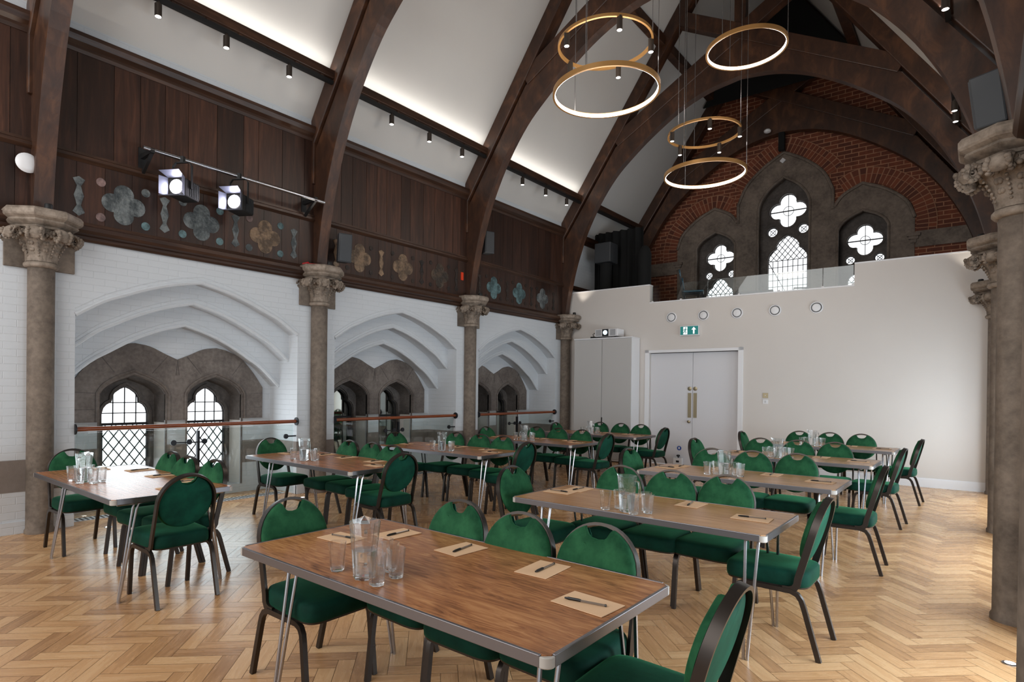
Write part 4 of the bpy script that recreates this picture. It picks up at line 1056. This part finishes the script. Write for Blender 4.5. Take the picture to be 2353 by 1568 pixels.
def make_table(L, W, il, ir, lam='lam'):
    def mk():
        r = thing('folding_table', '', 'table')
        MB().plate([[(a * (L / 2 - .004 - (.018 if q else 0)), b * (W / 2 - .004 - (0 if q else .018))) for a, b, q in ((-1, -1, 1), (1, -1, 1), (1, -1, 0), (1, 1, 0), (1, 1, 1), (-1, 1, 1), (-1, 1, 0), (-1, -1, 0))]], lambda u, v, d: Vector((u, v, d)), .68, .7035).build('tabletop', M[lam], r, smooth=0)
        e = MB(); w = .012; h0, h1 = .668, .705; g = .028
        for s in (-1, 1):
            e.b2((-L / 2 + g, s * W / 2 - w / 2, h0), (L / 2 - g, s * W / 2 + w / 2, h1)); e.b2((s * L / 2 - w / 2, -W / 2 + g, h0), (s * L / 2 + w / 2, W / 2 - g, h1))
        e.build('edge_rail', M['alu'], r, smooth=0, bevel=.002)
        for a in (-1, 1):
            for b in (-1, 1):
                MB().lathe([(.026, .667), (.028, .67), (.028, .698), (.026, .7)], 16, (a * (L / 2 - .0225), b * (W / 2 - .0225), 0)).build('corner_cap', M['corner'], r, smooth=30)
        for a, inset in ((-1, il), (1, ir)):
            x = a * (L / 2 - inset)
            for b in (-1, 1):
                lg = MB(); y0 = b * (W / 2 - .16); yf = b * (W / 2 - .065)
                for o in (-.034, .034):
                    lg.tube([(x + o, y0 - b * .05, .662), (x + o, y0 - b * .012, .655), (x + o, y0, .62), (x + o * .3, yf, .02), (x + o * .3, yf, 0)], .0085, 8)
                lg.build('leg', M['chrome'], r)
            MB().tube([(x, -W / 2 + .05, .66), (x, W / 2 - .05, .66)], .011, 8).build('leg_crossbar', M['chrome'], r)
        return r
    return mk
KTL = Kind(make_table(1.87, .82, .27, .06, 'lam_red')); KTR = Kind(make_table(1.66, .74, .18, .11, 'lam_tan')); KTF = Kind(make_table(1.73, .845, .20, .10))
# glassware
def hexring(R, z, n=6, tw=0, k=1): return [(R * math.cos(2 * PI * i / n + tw), R * math.sin(2 * PI * i / n + tw), z) for i in range(n)]
def vessel(mb, prof, n, tw=0):
    vs = []; m = n
    for R, z in prof: vs += hexring(R, z, n, tw + z * 1.2)
    fs = [(i * m + j, i * m + (j + 1) % m, (i + 1) * m + (j + 1) % m, (i + 1) * m + j) for i in range(len(prof) - 1) for j in range(m)]
    fs += [list(range(m))[::-1], [(len(prof) - 1) * m + j for j in range(m)]]
    return mb.add(vs, fs)
def make_tumbler():
    r = bpy.data.objects.new('tumbler', vessel(MB(), [(.026, 0), (.029, .004), (.033, .06), (.038, .118), (.0365, .118), (.0315, .06), (.025, .014), (.005, .012)], 7).mesh('tumbler', M['tumbler'], 25)); C.objects.link(r)
    r['category'] = 'glass'; return r
KG = Kind(make_tumbler)
def make_jug():
    r = thing('water_jug', '', 'jug')
    vessel(MB(), [(.042, 0), (.045, .006), (.052, .12), (.062, .225), (.059, .225), (.049, .12), (.041, .014), (.004, .012)], 9).build('body', M['tumbler'], r, smooth=25)
    vessel(MB(), [(.0395, .016), (.0475, .11), (.0478, .112), (.004, .112)], 9).build('water', M['water'], r, smooth=25)
    MB().sweep([(-.055, 0, .2), (-.085, 0, .195), (-.095, 0, .15), (-.082, 0, .08), (-.05, 0, .06)], [(.006, -.004), (.006, .004), (-.006, .004), (-.006, -.004)], (0, 1, 0)).build('handle', M['tumbler'], r, smooth=40)
    MB().add([(.055, -.02, .2), (.055, .02, .2), (.078, 0, .23), (.05, -.025, .226), (.05, .025, .226)], [(0, 1, 2), (0, 2, 3), (1, 4, 2)]).build('spout', M['tumbler'], r, smooth=0, normals=False)
    return r
KJ = Kind(make_jug)
def make_card():
    r = bpy.data.objects.new('notecard', MB().b2((-.105, -.0745, 0), (.105, .0745, .0025)).mesh('notecard', M['kraft'], 0)); C.objects.link(r); r['category'] = 'card'; return r
KN = Kind(make_card)
def make_pen():
    r = thing('ballpoint_pen', '', 'pen'); Mx = Matrix.Rotation(PI / 2, 3, 'Y')
    MB().lathe([(.0042, -.075), (.0042, .02)], 6, (0, 0, .0045), M=Mx).build('barrel', M['penb'], r, smooth=0)
    MB().lathe([(.005, .015), (.0052, .06), (.003, .075)], 10, (0, 0, .0052), M=Mx).build('cap', M['pen'], r)
    MB().b2((.02, -.0015, .009), (.062, .0015, .0105)).build('clip', M['pen'], r, smooth=0)
    MB().lathe([(.0046, -.078), (.0046, -.072)], 8, (0, 0, .0048), M=Mx).build('end_plug', M['pen'], r, smooth=0)
    return r
KP = Kind(make_pen)
# rows: centre y of each table
TAB = [
 ('R', 1.806, 'foreground table', (-1.848, 1.483)),
 ('R', 3.69, 'second right-row table', (-1.675, 3.40)),
 ('R', 5.66, 'third right-row table', (-1.762, 5.50)),
 ('R', 7.72, 'fourth right-row table', (-1.80, 7.52)),
 ('R', 9.78, 'farthest right-row table', (-1.85, 9.62)),
 ('L', 1.79, 'nearest left-row table', (-5.30, 1.50)),
 ('L', 3.70, 'second left-row table', (-5.367, 3.50)),
 ('L', 5.50, 'third left-row table', (-5.05, 5.23)),
 ('L', 7.45, 'fourth left-row table', (-5.27, 7.25)),
 ('L', 9.45, 'farthest left-row table', (-5.27, 9.25)),
]
BACK = [[(-2.097, 2.335), (-1.663, 2.30), (-1.274, 2.342), (-2.806, 1.742), (-.552, 1.871)],
 [(-2.167, 4.312), (-1.755, 4.33), (-1.372, 4.361), (-2.784, 3.649), (-.645, 3.817)],
 [(-2.155, 6.359), (-1.747, 6.404), (-1.368, 6.445), (-2.799, 5.672), (-.589, 5.87)],
 [(-2.205, 8.332), (-1.747, 8.338), (-1.337, 8.327), (-2.828, 7.60), (-.625, 7.991)],
 [(-2.172, 10.388), (-1.763, 10.40), (-1.331, 10.379), (-2.83, 9.615), (-.582, 9.831)],
 [(-5.558, 2.268), (-5.092, 2.22), (-4.693, 2.259), (-6.393, 1.721), (-4.051, 1.758)],
 [(-5.497, 4.186), (-5.109, 4.197), (-4.68, 4.136), (-6.35, 3.687), (-4.043, 3.697)],
 [(-5.539, 6.036), (-5.097, 6.055), (-4.66, 5.99), (-6.167, 5.432), (-3.95, 5.518)],
 [(-5.545, 7.996), (-5.116, 7.997), (-4.662, 7.93), (-6.135, 7.35), (-3.964, 7.479)],
 [(-5.588, 10.20), (-5.126, 10.142), (-4.684, 10.08), (-6.111, 9.40), (-4.001, 9.516)]]
order5 = ['leftmost', 'second from left', 'middle', 'second from right', 'rightmost']
rd = random.Random(3)
for ti, (side, yc, nm, jug) in enumerate(TAB):
    xc, L, W = (-1.68, 1.66, .74) if side == 'R' else (-5.255, 1.87, .82)
    if ti == 0: xc, L, W = -1.778, 1.73, .845
    (KTF if ti == 0 else KTR if side == 'R' else KTL).place((xc, yc, 0), 0, 'rectangular folding table with walnut top and metal edge, ' + nm, 'folding tables')
    yn, yf, xl, xr = yc - W / 2, yc + W / 2, xc - L / 2, xc + L / 2
    for q, (bx, by) in enumerate(BACK[ti]):
        j = rd.uniform(-.06, .06)
        if q < 3: p, rz, wh = (bx, by - .275, 0), -PI / 2 + j, 'far-side chair, %s of three,' % ['left', 'middle', 'right'][q]
        elif q == 3: p, rz, wh = (bx + .275, by, 0), j, 'chair at the left end'
        else: p, rz, wh = (bx - .275, by, 0), PI + j, 'chair at the right end'
        KCH.place(p, rz, 'green velvet round-backed %s of the %s' % (wh, nm), 'banquet chairs')
    KJ.place((jug[0], jug[1], .705), rd.uniform(2.4, 4), 'clear plastic water jug with water on the ' + nm, 'water jugs')
    offs = [(-.148, -.022), (-.05, .15), (.0, .125), (.098, -.023), (.086, .093)] if ti == 0 else [(-.13, -.04), (-.09, .06), (.07, .10), (.06, -.05), (.13, .03)]
    offs = sorted([(a + rd.uniform(-.008, .008), b + rd.uniform(-.008, .008)) for a, b in offs], key=lambda o: o[0] * .77 + o[1] * .63)
    for q, (a, b) in enumerate(offs):
        KG.place((jug[0] + a, jug[1] + b, .705), rd.uniform(0, 6), 'clear tumbler, %s of five by the jug on the %s' % (order5[q], nm), 'tumblers')
    ch = BACK[ti]
    cards = [(ch[0][0] - .16, yf - .15, -PI / 2, 'far left'), (ch[1][0] - .15, yf - .155, -PI / 2, 'far middle'), (ch[2][0] - .09, yf - .15, -PI / 2, 'far right'), (xl + .14, yc + .03, 0, 'left end'), (xr - .18, yc + .04, PI, 'right end')]
    if ti == 0: cards = [(-2.284, 2.04, -PI / 2, 'far left'), (-1.846, 2.05, -PI / 2, 'far middle'), (-1.386, 2.05, -PI / 2, 'far right'), (-2.42, 1.80, 0, 'left end'), (-1.044, 1.825, PI, 'right end')]
    for (x, y, rz, w) in cards:
        y = min(y, yf - .115)
        j = rd.uniform(-.08, .08)
        KN.place((x, y, .705), rz + j, 'blank kraft paper card at the %s place of the %s' % (w, nm), 'note cards')
        KP.place((x + rd.uniform(-.01, .01), y + rd.uniform(-.01, .01), .7076), rz + .08 + rd.uniform(-.12, .12), 'black-capped ballpoint pen on the %s card of the %s' % (w, nm), 'pens')

# ---------------------------------------------------------------- lights
def area(name, loc, rot, sx, sy, en, col, lab):
    L = bpy.data.lights.new(name, 'AREA'); L.shape = 'RECTANGLE'; L.size = sx; L.size_y = sy; L.energy = en; L.color = col
    o = bpy.data.objects.new(name, L); C.objects.link(o); o.location = loc; o.rotation_euler = rot; o['label'] = lab; o['category'] = 'light'; return o
area('rear_fill', (XC, -2.9, 4.2), (PI / 2, 0, 0), 6.5, 5, 300, (1, .97, .94), 'added fill light behind the photographer')  # unseen fill lamp added at the open rear end, no window there
for i, y in enumerate(BAYS['right']):
    area('right_window_daylight', (WR + .62, y, .95), (0, PI / 2, 0), 1.0, 2.2, 75, (.78, .9, 1), 'daylight of the right-hand window bay number %s from the front' % ['one', 'two', 'three'][i])
area('left_window_daylight', (WL - .62, BAYS['left'][0], .95), (0, -PI / 2, 0), 1.0, 2.0, 22, (.86, .94, 1), 'daylight of the nearest left window bay')
for z, y in ((5.0, 6.26), (5.0, 9.62)):
    L = bpy.data.lights.new('ring_glow', 'POINT'); L.energy = 60 if y < 8 else 26; L.color = (1, .9, .8); L.shadow_soft_size = .5
    o = bpy.data.objects.new('ring_glow', L); C.objects.link(o); o.location = (-3.43, y, z); o['label'] = 'soft glow inside the ring pendant at %.0f metres' % y; o['category'] = 'light'
w = bpy.data.worlds.new('World'); bpy.context.scene.world = w; w.use_nodes = True
w.node_tree.nodes['Background'].inputs[0].default_value = (.92, .96, 1, 1); w.node_tree.nodes['Background'].inputs[1].default_value = .9

# ---------------------------------------------------------------- camera
yaw, pit, rol = -.70367, -.00491, -.01132
c_, s_ = math.cos, math.sin
fwd = Vector((s_(yaw) * c_(pit), c_(yaw) * c_(pit), s_(pit))); rt = Vector((c_(yaw), -s_(yaw), 0)); dn = fwd.cross(rt)
r2 = c_(rol) * rt + s_(rol) * dn; d2 = -s_(rol) * rt + c_(rol) * dn
cd = bpy.data.cameras.new('camera'); co = bpy.data.objects.new('camera', cd); C.objects.link(co)
m3 = Matrix((r2, -d2, -fwd)).transposed(); co.matrix_world = Matrix.Translation((0, 0, 1.45)) @ m3.to_4x4()
cd.sensor_width = 36; cd.sensor_fit = 'HORIZONTAL'; cd.lens = 1354.091 / 2353 * 36
cd.shift_x = (1176.5 - 1103.657) / 2353; cd.shift_y = (904.685 - 784) / 2353; cd.clip_start = .02
sc = bpy.context.scene; sc.camera = co
sc.view_settings.view_transform = 'Standard'; sc.view_settings.look = 'None'; sc.view_settings.gamma = 1; sc.view_settings.exposure = 0.02
sc.cycles.use_denoising = True; sc.cycles.max_bounces = 10; sc.cycles.transparent_max_bounces = 24; sc.cycles.sample_clamp_indirect = 4
sc.cycles.caustics_reflective = False
